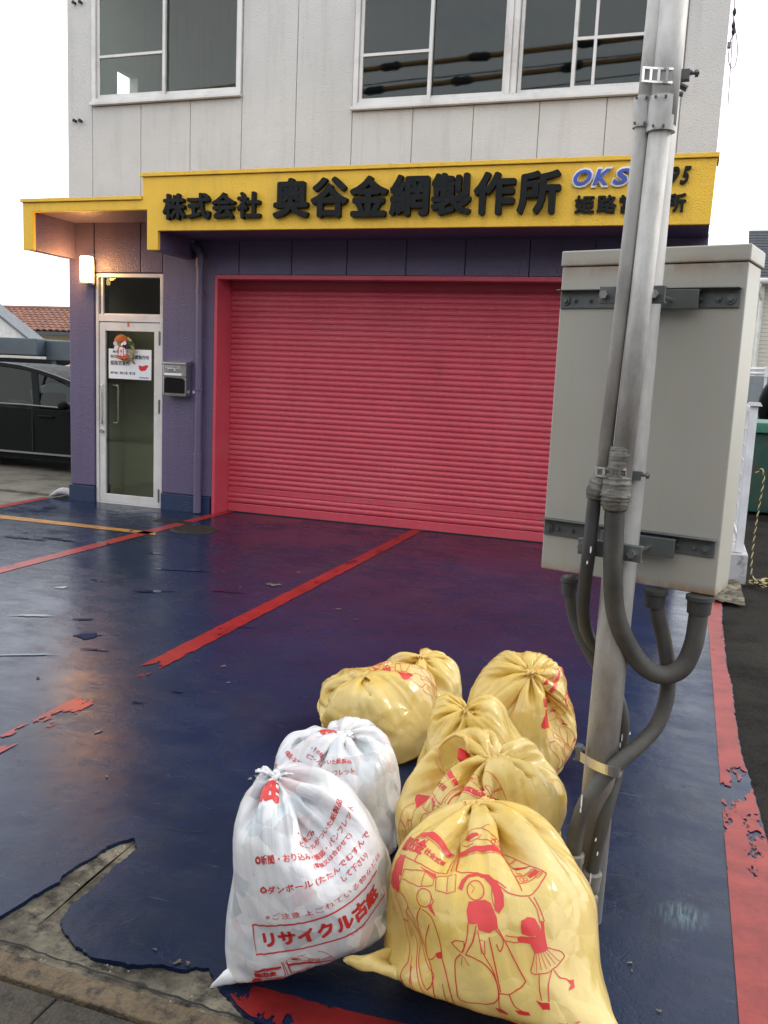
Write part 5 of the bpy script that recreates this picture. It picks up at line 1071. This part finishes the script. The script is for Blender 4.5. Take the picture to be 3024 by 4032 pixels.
def drawing():
    """outline drawing of a lorry and four people with bags, in the pixel frame of its source (x right, y down)"""
    L, F = [], []       # strokes (points, half width), filled outlines
    def s(w, *p): L.append((curve(list(p), 4) if len(p) > 2 else list(p), w))
    def st(w, *p): L.append((list(p), w))
    def f(*p): F.append(list(p))
    # lorry
    f((400,320),(520,282),(700,297),(700,335),(520,322),(400,345)); f((775,305),(1000,332),(1090,370),(1160,392),(1215,425),(1245,452),(1180,425),(1090,400),(1000,372),(775,345))
    st(2,(400,352),(520,332),(700,345)); st(2,(775,355),(1000,382),(1100,410)); st(3,(330,458),(560,480),(715,500)); st(2.5,(515,330),(517,478)); st(3,(722,245),(720,500)); st(3,(770,230),(778,490)); L.append(([(735,262),(765,262),(772,475),(742,478),(735,262)],2.5))
    s(2.5,(1110,190),(1165,235),(1210,300),(1240,380),(1262,455)); st(2.5,(935,200),(1010,270),(1100,345)); s(2,(770,240),(830,210),(930,200),(985,185)); L.append((circ(1086,332,14,32,14),2.5)); L.append((circ(1022,308,34,24,16),3)); st(2,(1000,290),(1045,330)); st(2,(1120,355),(1225,335)); st(2,(1140,358),(1228,345))
    f((812,225),(850,222),(905,232),(918,250),(880,262),(840,258)); s(2,(850,258),(870,280),(905,272),(930,245)); s(2,(905,275),(960,290),(1000,320)); s(2,(790,255),(830,290),(880,300)); st(2,(985,280),(1015,290),(1005,325))
    st(3,(1100,385),(1105,520),(1118,622)); st(3,(1180,400),(1262,460)); st(3,(1262,460),(1292,560)); s(3,(1292,560),(1230,600),(1150,648),(1060,632),(1010,590)); st(3,(778,488),(900,505),(1000,560),(1040,600))
    L.append(([(1105,528),(1268,488),(1284,540),(1120,580),(1105,528)],2.5)); L.append((circ(1142,548,13,16,12),2.5)); L.append((circ(1168,542,13,16,12),2.5)); f((1195,515),(1265,498),(1270,530),(1200,545)); L.append(([(1140,478),(1174,468),(1176,490),(1142,498),(1140,478)],3)); L.append(([(1230,545),(1275,530),(1278,550),(1232,566),(1230,545)],2)); st(2,(1110,520),(1255,480))
    f((795,590),(810,540),(845,512),(900,503),(960,518),(1003,565),(1022,630),(1015,690),(985,722),(968,705),(975,640),(965,580),(935,535),(895,522),(850,530),(828,560),(818,600)); L.append((circ(985,640,22,70,18),2))
    f((290,600),(320,540),(345,490),(375,465),(440,458),(460,560),(430,560),(380,520),(370,640),(330,640),(295,625))
    L.append(([(468,530),(600,510),(660,545),(660,580),(590,598),(470,575),(468,530)],2.5)); st(2,(600,510),(600,596)); L.append(([(668,525),(780,512),(782,610),(740,620),(680,605),(668,525)],2.5)); st(2,(735,520),(740,618)); f((560,495),(660,505),(668,540),(620,515))
    # woman with long hair
    f((372,555),(385,532),(412,526),(440,545),(436,570),(450,600),(445,635),(420,648),(385,640),(356,640)); s(2.5,(440,550),(458,570),(450,600)); s(2.5,(356,645),(355,700),(375,760),(385,795)); s(2.5,(445,640),(480,660),(500,710),(468,740)); s(2.5,(460,735),(465,790)); s(2.5,(468,740),(515,810),(545,860),(560,905)); s(2.5,(500,715),(535,790),(560,850)); st(5,(385,800),(460,803)); L.append(([(432,845),(465,848),(463,885),(445,885),(432,870),(432,845)],2)); s(2.5,(385,812),(385,870),(430,960),(455,1040)); s(2.5,(460,812),(500,900),(510,1000),(560,1130),(585,1165)); s(2.5,(455,1040),(430,1100),(440,1180),(480,1235)); s(2.5,(492,1050),(495,1150),(485,1235)); s(2.5,(470,1000),(500,1110),(545,1215),(585,1165)); f((425,1125),(445,1130),(450,1165),(430,1165))
    # old man
    L.append((circ(620,650,40,46,22),2.5)); s(2.5,(655,640),(672,665),(662,690),(682,735)); f((640,690),(660,680),(665,705),(682,738),(655,715)); s(2.5,(605,700),(570,740),(560,790),(562,860)); s(2.5,(610,712),(640,725),(670,770),(690,870),(692,945)); s(2.5,(562,860),(585,930),(605,975),(640,960),(670,930)); s(2.5,(640,780),(600,870),(590,930),(600,970)); f((655,935),(692,915),(694,950),(665,958)); s(3,(605,975),(625,1020),(632,1100),(628,1225)); s(3,(692,950),(715,1050),(722,1150),(720,1218)); st(2,(685,1080),(688,1200)); f((622,1232),(735,1226),(738,1245),(690,1262),(630,1252))
    s(2.5,(540,850),(555,880),(560,930),(600,1010),(640,1045)); s(2.5,(540,880),(525,980),(560,1080),(595,1135)); s(2.5,(595,1135),(620,1110),(640,1050))
    # woman with apron and bag
    L.append((circ(885,600,42,52,24),3)); st(2,(860,570),(880,590),(865,615)); f((850,660),(885,655),(930,650),(955,670),(972,740),(970,795),(930,812),(885,800),(880,770),(842,768),(838,710)); s(3,(842,770),(830,840),(800,905)); s(3,(875,775),(850,860),(815,915)); s(2.5,(880,800),(890,900),(925,1000),(938,1110)); s(3,(970,795),(1000,880),(1030,980),(1055,1055)); s(3,(1055,1055),(1020,1090),(980,1112),(938,1112)); s(3,(925,830),(935,960),(945,1105)); s(2.5,(960,800),(985,850),(965,905),(955,870)); L.append(([(885,845),(905,850),(900,915),(885,910),(885,845)],2)); s(2.5,(938,1112),(932,1180),(950,1225)); s(2.5,(978,1115),(1000,1180),(1050,1215)); f((912,1190),(940,1195),(965,1222),(962,1235),(930,1222)); f((995,1195),(1050,1205),(1058,1225),(1010,1222))
    s(2.5,(755,860),(790,850),(815,855),(800,905),(770,880),(755,860)); s(3,(795,915),(760,960),(755,1080),(765,1150),(870,1172),(905,1165)); s(3,(815,915),(880,950),(925,1020),(935,1120),(905,1168)); s(1.5,(800,920),(790,970)); s(1.5,(805,925),(825,970))
    # girl
    f((1072,800),(1080,765),(1110,752),(1145,765),(1160,810),(1160,840),(1120,852),(1090,838),(1072,830)); f((1048,840),(1090,845),(1130,855),(1165,825),(1170,780),(1185,790),(1178,850),(1180,925),(1115,935),(1100,880),(1050,868)); s(2.5,(1165,790),(1165,720),(1150,670),(1142,655)); s(2.5,(1188,790),(1180,720),(1168,660)); s(2.5,(1050,840),(1010,835),(1000,830)); s(2.5,(1050,868),(1015,862),(995,855)); s(2.5,(1112,935),(1095,980),(1085,1015),(1120,1028),(1170,1025)); s(2.5,(1180,915),(1225,935),(1260,965),(1240,990),(1170,1025)); 
    for k in range(6): st(1.5,(1120+k*11,938-k*3),(1108+k*24,1020-k*6))
    s(2.5,(1118,1030),(1108,1090),(1110,1150)); s(2.5,(1180,1025),(1150,1080),(1140,1160)); f((1085,1145),(1110,1160),(1142,1165),(1140,1200),(1110,1195)); s(2.5,(1190,1020),(1215,1060),(1255,1080)); f((1250,1080),(1290,1090),(1285,1125),(1245,1130),(1270,1105))
    return L, F
def mesh2d(bm_lists):
    """strokes and fills -> triangles fine enough to drape"""
    v, f = [], []
    for vv, ff in bm_lists:
        n = len(v); v += [(x, y, 0) for x, y in vv]; f += [tuple(i+n for i in g) for g in ff]
    return v, f
def tri_drape(v, f, maxe):
    me = bpy.data.meshes.new('d'); me.from_pydata(v, [], f); bm = bmesh.new(); bm.from_mesh(me); bmesh.ops.triangulate(bm, faces=bm.faces)
    for _ in range(5):
        es = [e for e in bm.edges if e.calc_length() > maxe]
        if not es: break
        bmesh.ops.subdivide_edges(bm, edges=es, cuts=1); bmesh.ops.triangulate(bm, faces=[q for q in bm.faces if len(q.verts) > 3])
    bm.to_mesh(me); bm.free(); return me
def text2d(s, x, y, h, bold=.02, w=None, rot=0., shear=0.):
    """text in the pixel frame: x, y of the upper left corner, letter height h, optional total width"""
    me = glyph(s, bold, shear, 0, 2); a = arr(me); mn, mx_ = a.min(0), a.max(0); k = h/(mx_[1]-mn[1]); kx = (w/(mx_[0]-mn[0])) if w else k
    X = (a[:, 0]-mn[0])*kx; Y = (a[:, 1]-mx_[1])*k; c, s_ = math.cos(rot), math.sin(rot)
    vv = [(x+p*c-q*s_, y-(p*s_+q*c)) for p, q in zip(X, Y)]; ff = [tuple(pl_.vertices) for pl_ in me.polygons]; bpy.data.meshes.remove(me); return vv, ff
_L, _F = drawing()
art = [ribbon(p, w*.9, False) for p, w in _L]+[([q for q in F_], [tuple(range(len(F_)))]) for F_ in _F]
art += [text2d('組田金', 330, 345, 90, .05, 205), text2d('社会式株', 540, 378, 42, .03, 145, -.06)]
art += [text2d('この袋は特別回収料金を含めた価格で皆様に販売して', 400, 1272, 30, .0, 860), text2d('おりますので、この袋にお入れになったものは', 405, 1310, 27, .0, 780), text2d('回収します。', 725, 1345, 24, 0, 220)]
art_head = [text2d('燃やせないごみは必ず', 330, 20, 56, .03, 820), text2d('この袋に入れて出して下さい', 330, 95, 56, .03, 900)]
wtx = []
for q in [('紙', 560, 210, 240, .06, None), ('・その他ごみ', 960, 620, 52, .03, None), ('ビニールがついた紙製品', 960, 700, 52, .02, 640), ('◎新聞・おり込み・雑誌・パンフレット', 560, 800, 60, .02, 1060), ('(単独又は合わせて)', 1020, 890, 56, .02, None), ('◎ダンボール (たたんでむすんで', 560, 1000, 60, .02, 1000), ('して下さい)', 1180, 1085, 56, .02, None), ('※ご注意 よごれている物などは', 560, 1190, 42, 0, 1000), ('リサイクル古紙', 500, 1320, 130, .055, 900), ('こちらは', 1080, 1480, 26, 0, None)]: wtx.append(text2d(*q))
wtx.append(ribbon([(430, 1275), (1460, 1275), (1460, 1490), (430, 1490)], 6, True))
lor = [([( (x-290)*.62+330, (y-180)*.62+1540) for x, y in vv], ff) for vv, ff in [ribbon(p, w*1.3) for p, w in _L[:34]]+[([q for q in F_], [tuple(range(len(F_)))]) for F_ in _F[:8]]+[text2d('組田金', 380, 350, 90, .06, 260)]]
wtx += lor
def uvmap(lists, sc_, off, wbag, hbag):
    v, f = mesh2d(lists); v = [((x-off[0])*sc_, -(y-off[1])*sc_, 0) for x, y, _ in v]; return v, f
def drape(X, w, h, jn_f, v, f, mat, parent, name='printed_design', u0=0., v0=0., lift=.0012, maxe=.012, keep=None):
    """v in metres: x across from the centre of the front sheet, y up from the bottom seam"""
    me = tri_drape([(x+u0, y+v0, 0) for x, y, _ in v], f, maxe); a = arr(me); n_, m_, _ = X.shape
    iu = (a[:, 0]+w/2)/(2*w)*n_; jv = a[:, 1]/h*(m_-1)
    jv = np.clip(jv, 0, m_-1.001); i0 = np.floor(iu).astype(int); j0 = np.floor(jv).astype(int); fu = (iu-i0)[:, None]; fv = (jv-j0)[:, None]
    g_ = lambda A, i, j: A[i % n_, np.clip(j, 0, m_-1)]
    bil = lambda A: g_(A, i0, j0)*(1-fu)*(1-fv)+g_(A, i0+1, j0)*fu*(1-fv)+g_(A, i0, j0+1)*(1-fu)*fv+g_(A, i0+1, j0+1)*fu*fv
    tu = np.roll(X, -1, 0)-np.roll(X, 1, 0); tv = np.gradient(X, axis=1); nn = np.cross(tu, tv); nn /= np.linalg.norm(nn, axis=2, keepdims=True)+1e-9
    Pp = bil(X)+bil(nn)*lift
    me.vertices.foreach_set('co', Pp.ravel()); me.update(); me.shade_smooth(); return obj(name, me, mat, parent, loc=(0, 0, 0))
BAGS = [
 # name, sim args, yaw, (sx, sz, tx, ty), materials, label, extras
 dict(k='A', lab='big yellow rubbish bag in front printed with a red lorry and four people', sim=dict(seed=3, soft=.25, P=52, hyd=20, zn=.39, w=.66, h=.86, jn_f=.87, lump=1.7, neck_x=-.05), seam=.10, u0=.04, v0=.14, ears=((-1, -.035, .16, 3.2), (1, .05, .20, .6)), yaw=-4, pitch=20, box=(1350, 2440, 3150, 4090), y=None),
 dict(k='B', lab='yellow rubbish bag torn open at the knot showing a red packet inside', sim=dict(seed=5, P=60, hyd=20, zn=.32, w=.66, h=.86, jn_f=.83, lump=2.0, neck_x=-.02), yaw=-8, pitch=-14, roll=-14, box=(1555, 2240, 2860, 3600)),
 dict(k='C', lab='shiny yellow rubbish bag with a tight knot between the torn bag and the tall bag', sim=dict(seed=8, P=60, hyd=20, zn=.33, w=.64, h=.84, jn_f=.84, lump=2.), yaw=0, spin=185, pitch=-14, box=(1635, 2140, 2730, 3230)),
 dict(k='D', lab='tall rounded yellow rubbish bag nearest the pole with red print wrapping its right side', sim=dict(seed=11, P=90, hyd=20, zn=.44, w=.60, h=.88, jn_f=.85, lump=1.6, neck_x=-.07), yaw=0, spin=88, pitch=-9, v0=.26, box=(1835, 2272, 2560, 3100)),
 dict(k='E', lab='wide yellow rubbish bag at the back left with deep pleats below its knot', sim=dict(seed=15, P=60, hyd=40, zn=.26, w=.68, h=.80, jn_f=.80, lump=1.8, neck_y=.045), yaw=0, spin=140, pitch=-16, box=(1247, 1720, 2600, 3010)),
 dict(k='F', lab='small yellow rubbish bag half hidden behind the wide one at the back', sim=dict(seed=19, P=60, hyd=40, zn=.30, w=.62, h=.80, jn_f=.80, lump=2.), yaw=0, spin=215, pitch=-12, box=(1480, 1832, 2550, 2860)),
 dict(k='W', lab='white rubbish bag of paper waste at the front left with a box of red lettering', sim=dict(seed=23, soft=.3, P=58, hyd=20, zn=.42, w=.62, h=.86, jn_f=.85, lump=1.7), ears=((-1, .13, .27, .2), (1, -.06, .15, 0)), yaw=36, roll=20, pitch=5, box=(825, 1572, 3000, 3890)),
 dict(k='V', lab='white rubbish bag standing behind the other white bag with red lettering near its knot', sim=dict(seed=29, P=80, hyd=30, zn=.35, w=.62, h=.84, jn_f=.85, lump=1.6), yaw=-12, pitch=2, box=(1055, 1582, 2820, 3390)),
]
POS = {}
DEV = 0
HC = (.03, .70, .105, .070)      # centre and radii of the tear in the film of the torn bag, in sheet units
def knot(c, s, mat, parent, seed):
    rr = random.Random(seed); m = MB()
    pts = [c+np.array([s*(.9+.35*math.cos(3*t))*math.cos(2*t), s*(.9+.35*math.cos(3*t))*math.sin(2*t), s*.7*math.sin(3*t)]) for t in np.linspace(0, 2*math.pi, 46)]
    m.tube(pts, [s*.55*(1+.2*math.sin(i*1.7)) for i in range(46)], 9, jit=.08)
    kn = m.build('knot', mat, parent, smooth=True, loc=(0, 0, 0))
    for sgn in ((-1, 1) if seed % 3 else (1,)):          # crumpled ears of film
        a0 = rr.uniform(-2.6, .6)+(0 if sgn > 0 else 2.2); nu, nv = 15, 11; v = []
        for j in range(nv):
            t = j/(nv-1)
            for i in range(nu):
                u = i/(nu-1)-.5; wdt = s*(.7+3.2*t*(1-.25*t)); pl_ = s*.55*math.sin(u*19+a0+t*2)*(1-.2*t)
                r = s*(.5+4.2*t*(1-.12*math.cos(u*9))); v.append(c+np.array([math.cos(a0)*r*.8-math.sin(a0)*u*wdt, math.sin(a0)*r*.5+math.cos(a0)*u*wdt*.7+pl_*.8, s*(.2+2.6*t-1.6*t*t)+pl_*.6+rr.uniform(-.1, .1)*s]))
        m = MB().add(v, [(j*nu+i, j*nu+i+1, (j+1)*nu+i+1, (j+1)*nu+i) for j in range(nv-1) for i in range(nu-1)])
        m.build('knot_ear', mat, parent, smooth=True, loc=(0, 0, 0))
def rolled(Y, rp):
    roll, pitch = rp
    if pitch:
        a, b = math.cos(pitch), math.sin(pitch); Z = Y.copy(); Z[..., 1] = Y[..., 1]*a+Y[..., 2]*b; Z[..., 2] = -Y[..., 1]*b+Y[..., 2]*a; Z[..., 2] -= Z[..., 2].min()-.001; Y = Z
    if not roll: return Y
    a, b = math.cos(roll), math.sin(roll); Z = Y.copy(); Z[..., 0] = Y[..., 0]*a-Y[..., 2]*b; Z[..., 2] = Y[..., 0]*b+Y[..., 2]*a; Z[..., 2] -= Z[..., 2].min()-.001
    return Z
def fit(X, yaw, box, roll=(0, 0)):
    c, s = math.cos(yaw), math.sin(yaw); X = X.reshape(-1, 3); p = np.array([1., 1., (box[0]+box[1])/2, 0])
    gx = G((box[0]+box[1])/2, box[3]); p = np.array([1., 1., gx[0], gx[1]+.18])
    def bb(p):
        Y = rolled(X*np.array([p[0], p[0], p[1]]), roll); W_ = np.stack([Y[:, 0]*c-Y[:, 1]*s+p[2], Y[:, 0]*s+Y[:, 1]*c+p[3], Y[:, 2]], 1); q = proj(W_); return np.array([q[:, 0].min(), q[:, 0].max(), q[:, 1].min(), q[:, 1].max()])
    for _ in range(25):
        r = bb(p)-np.array(box); Jm = np.zeros((4, 4))
        for k in range(4): q = p.copy(); q[k] += 1e-4; Jm[:, k] = (bb(q)-np.array(box)-r)/1e-4
        p = p-np.clip(np.linalg.lstsq(Jm, r, rcond=1e-6)[0], -.15, .15)
    return [round(float(x), 4) for x in p], bb(p)
for bi, bg_ in enumerate(BAGS):
    k = bg_['k']; X = pull_ears(pull_seam(up2(sim_bag(**bg_['sim'])), bg_.get('seam', 0), .86), bg_.get('ears', ()), bg_['sim']['w'], bg_['sim']['h']); X = crumple(X, bg_['sim']['seed'], .0055, int(bg_['sim']['jn_f']*(X.shape[1]-1)), .66); yaw = math.radians(bg_['yaw'])
    cs_, sn_ = math.cos(math.radians(bg_.get('spin', 0))), math.sin(math.radians(bg_.get('spin', 0))); X = np.stack([X[..., 0]*cs_-X[..., 1]*sn_, X[..., 0]*sn_+X[..., 1]*cs_, X[..., 2]], -1)
    if k in POS: p = POS[k]
    else: p, res_ = fit(X, yaw, bg_['box'], (math.radians(bg_.get('roll', 0)), math.radians(bg_.get('pitch', 0)))); print('POS', repr(k), p, np.round(res_))
    X = rolled(X*np.array([p[0], p[0], p[1]]), (math.radians(bg_.get('roll', 0)), math.radians(bg_.get('pitch', 0)))); sm_ = bg_['sim']; w, h = sm_['w'], sm_['h']
    if DEV and k == 'B':
        Wc = np.stack([X[..., 0]*math.cos(yaw)-X[..., 1]*math.sin(yaw)+p[2], X[..., 0]*math.sin(yaw)+X[..., 1]*math.cos(yaw)+p[3], X[..., 2]], -1); pq = proj(Wc.reshape(-1, 3)).reshape(X.shape[0], X.shape[1], 2); dist = np.hypot(pq[..., 0]-1690, pq[..., 1]-2965)+4000*((Wc-CAM)@FW-2.2); ii = np.unravel_index(np.argmin(np.hypot(pq[..., 0]-1690, pq[..., 1]-2965)+300*((Wc-CAM)@FW)), dist.shape); print('POS HOLE', ii[0]/X.shape[0]*2, ii[1]/(X.shape[1]-1), pq[ii], 'knot', pq[:, int(sm_['jn_f']*(X.shape[1]-1))].mean(0))
    white = k in 'WV'; root = empty('rubbish_bag', (p[2], p[3], 0), yaw, label=bg_['lab'], cat='rubbish bag', group='tied rubbish bags piled on the forecourt'); bg_['root'] = root
    n_, m_, _ = X.shape; hole = None
    if k == 'B':
        ii, jj = np.meshgrid(np.arange(n_), np.arange(m_), indexing='ij'); hole = ((((ii/n_*2-HC[0]+1) % 2-1)/HC[2])**2+((jj/(m_-1)-HC[1])/HC[3])**2) < 1
    obj('film', grid_mesh(X, hole), M['bag_white' if white else 'bag_yellow'], root, loc=(0, 0, 0))
    jn = int(round(sm_['jn_f']*(m_-1))); nc = X[:, jn].mean(0)
    kn_ = MB()
    knot(nc+[0, -.004, .002], .0125 if k != 'V' else .011, M['bag_knot_white' if white else 'bag_knot'], root, 40+bi)
    for ch_ in list(root.children): pass
    S_ = 1/2500*1.5
    if not white:
        v, f = uvmap(art, w*.00062, (790, 1400), w, h); drape(X, w, h, .9, v, f, M['print_red'], root, u0=bg_.get('u0', 0.), v0=bg_.get('v0', .14))
        if k in 'CF' : v, f = uvmap(art_head, w*.00072, (760, 1400), w, h); drape(X, w, h, .9, v, f, M['print_red'], root, u0=w, v0=.12)
    else: v, f = uvmap(wtx, w*.00054, (960, 1980), w, h); drape(X, w, h, .9, v, f, M['print_red'], root, v0=.125)
    if k == 'B':
        i_, j_ = int(HC[0]*n_/2), int(HC[1]*(m_-1)); hc = X[i_, j_]; tu = X[i_+4, j_]-X[i_-4, j_]; tu /= np.linalg.norm(tu); tv = X[i_, j_+4]-X[i_, j_-4]; tv /= np.linalg.norm(tv); nn = np.cross(tu, tv); nn /= np.linalg.norm(nn)
        rim = [X[int(round((HC[0]+HC[2]*math.cos(t))*n_/2)) % n_, int(round((HC[1]+HC[3]*math.sin(t))*(m_-1)))]+nn*.001 for t in np.linspace(0, 2*math.pi, 26)]
        MB().tube(smoothpath(rim, 3), .0055, 8, cap=False, jit=.1).build('torn_rim', M['bag_knot'], root, smooth=True, loc=(0, 0, 0))
        Rz = np.array([[math.cos(yaw), -math.sin(yaw), 0], [math.sin(yaw), math.cos(yaw), 0], [0, 0, 1]]); T = lambda q: Rz@np.array(q)+np.array([p[2], p[3], 0])
        ins = X[:, :int(.8*m_)].mean((0, 1))-hc; ins[2] = max(ins[2], -.05); ins /= np.linalg.norm(ins); c_ = T(hc+ins*.026); nn = -ins; tv = np.cross(nn, tu); tv /= np.linalg.norm(tv); a_, b_, n2 = Rz@tu, Rz@tv, Rz@nn
        d1 = (a_*.8-b_*.6); d2 = (a_*.6+b_*.8)
        tag(MB().obox(c_, d1, d2, n2, -.040, .034, -.026, .014, -.03, .008).build('red_packet', M['ink_red'], bevel=.008), 'glossy red packet showing through the tear in the yellow bag', 'packet')
        cm = MB(); rr = random.Random(9)
        for q in range(7): o_ = c_+d2*rr.uniform(.02, .045)+d1*rr.uniform(-.03, .03)-n2*rr.uniform(0, .02); cm.add([o_+np.array([rr.uniform(-.02, .02) for _ in range(3)]) for _ in range(4)], [(0, 1, 2), (0, 2, 3), (0, 3, 1)])
        cm.build('clear_wrap', M['steel'], None); tag(bpy.data.objects['clear_wrap'], 'crumpled clear wrapping beside the red packet inside the torn bag', 'wrapping')
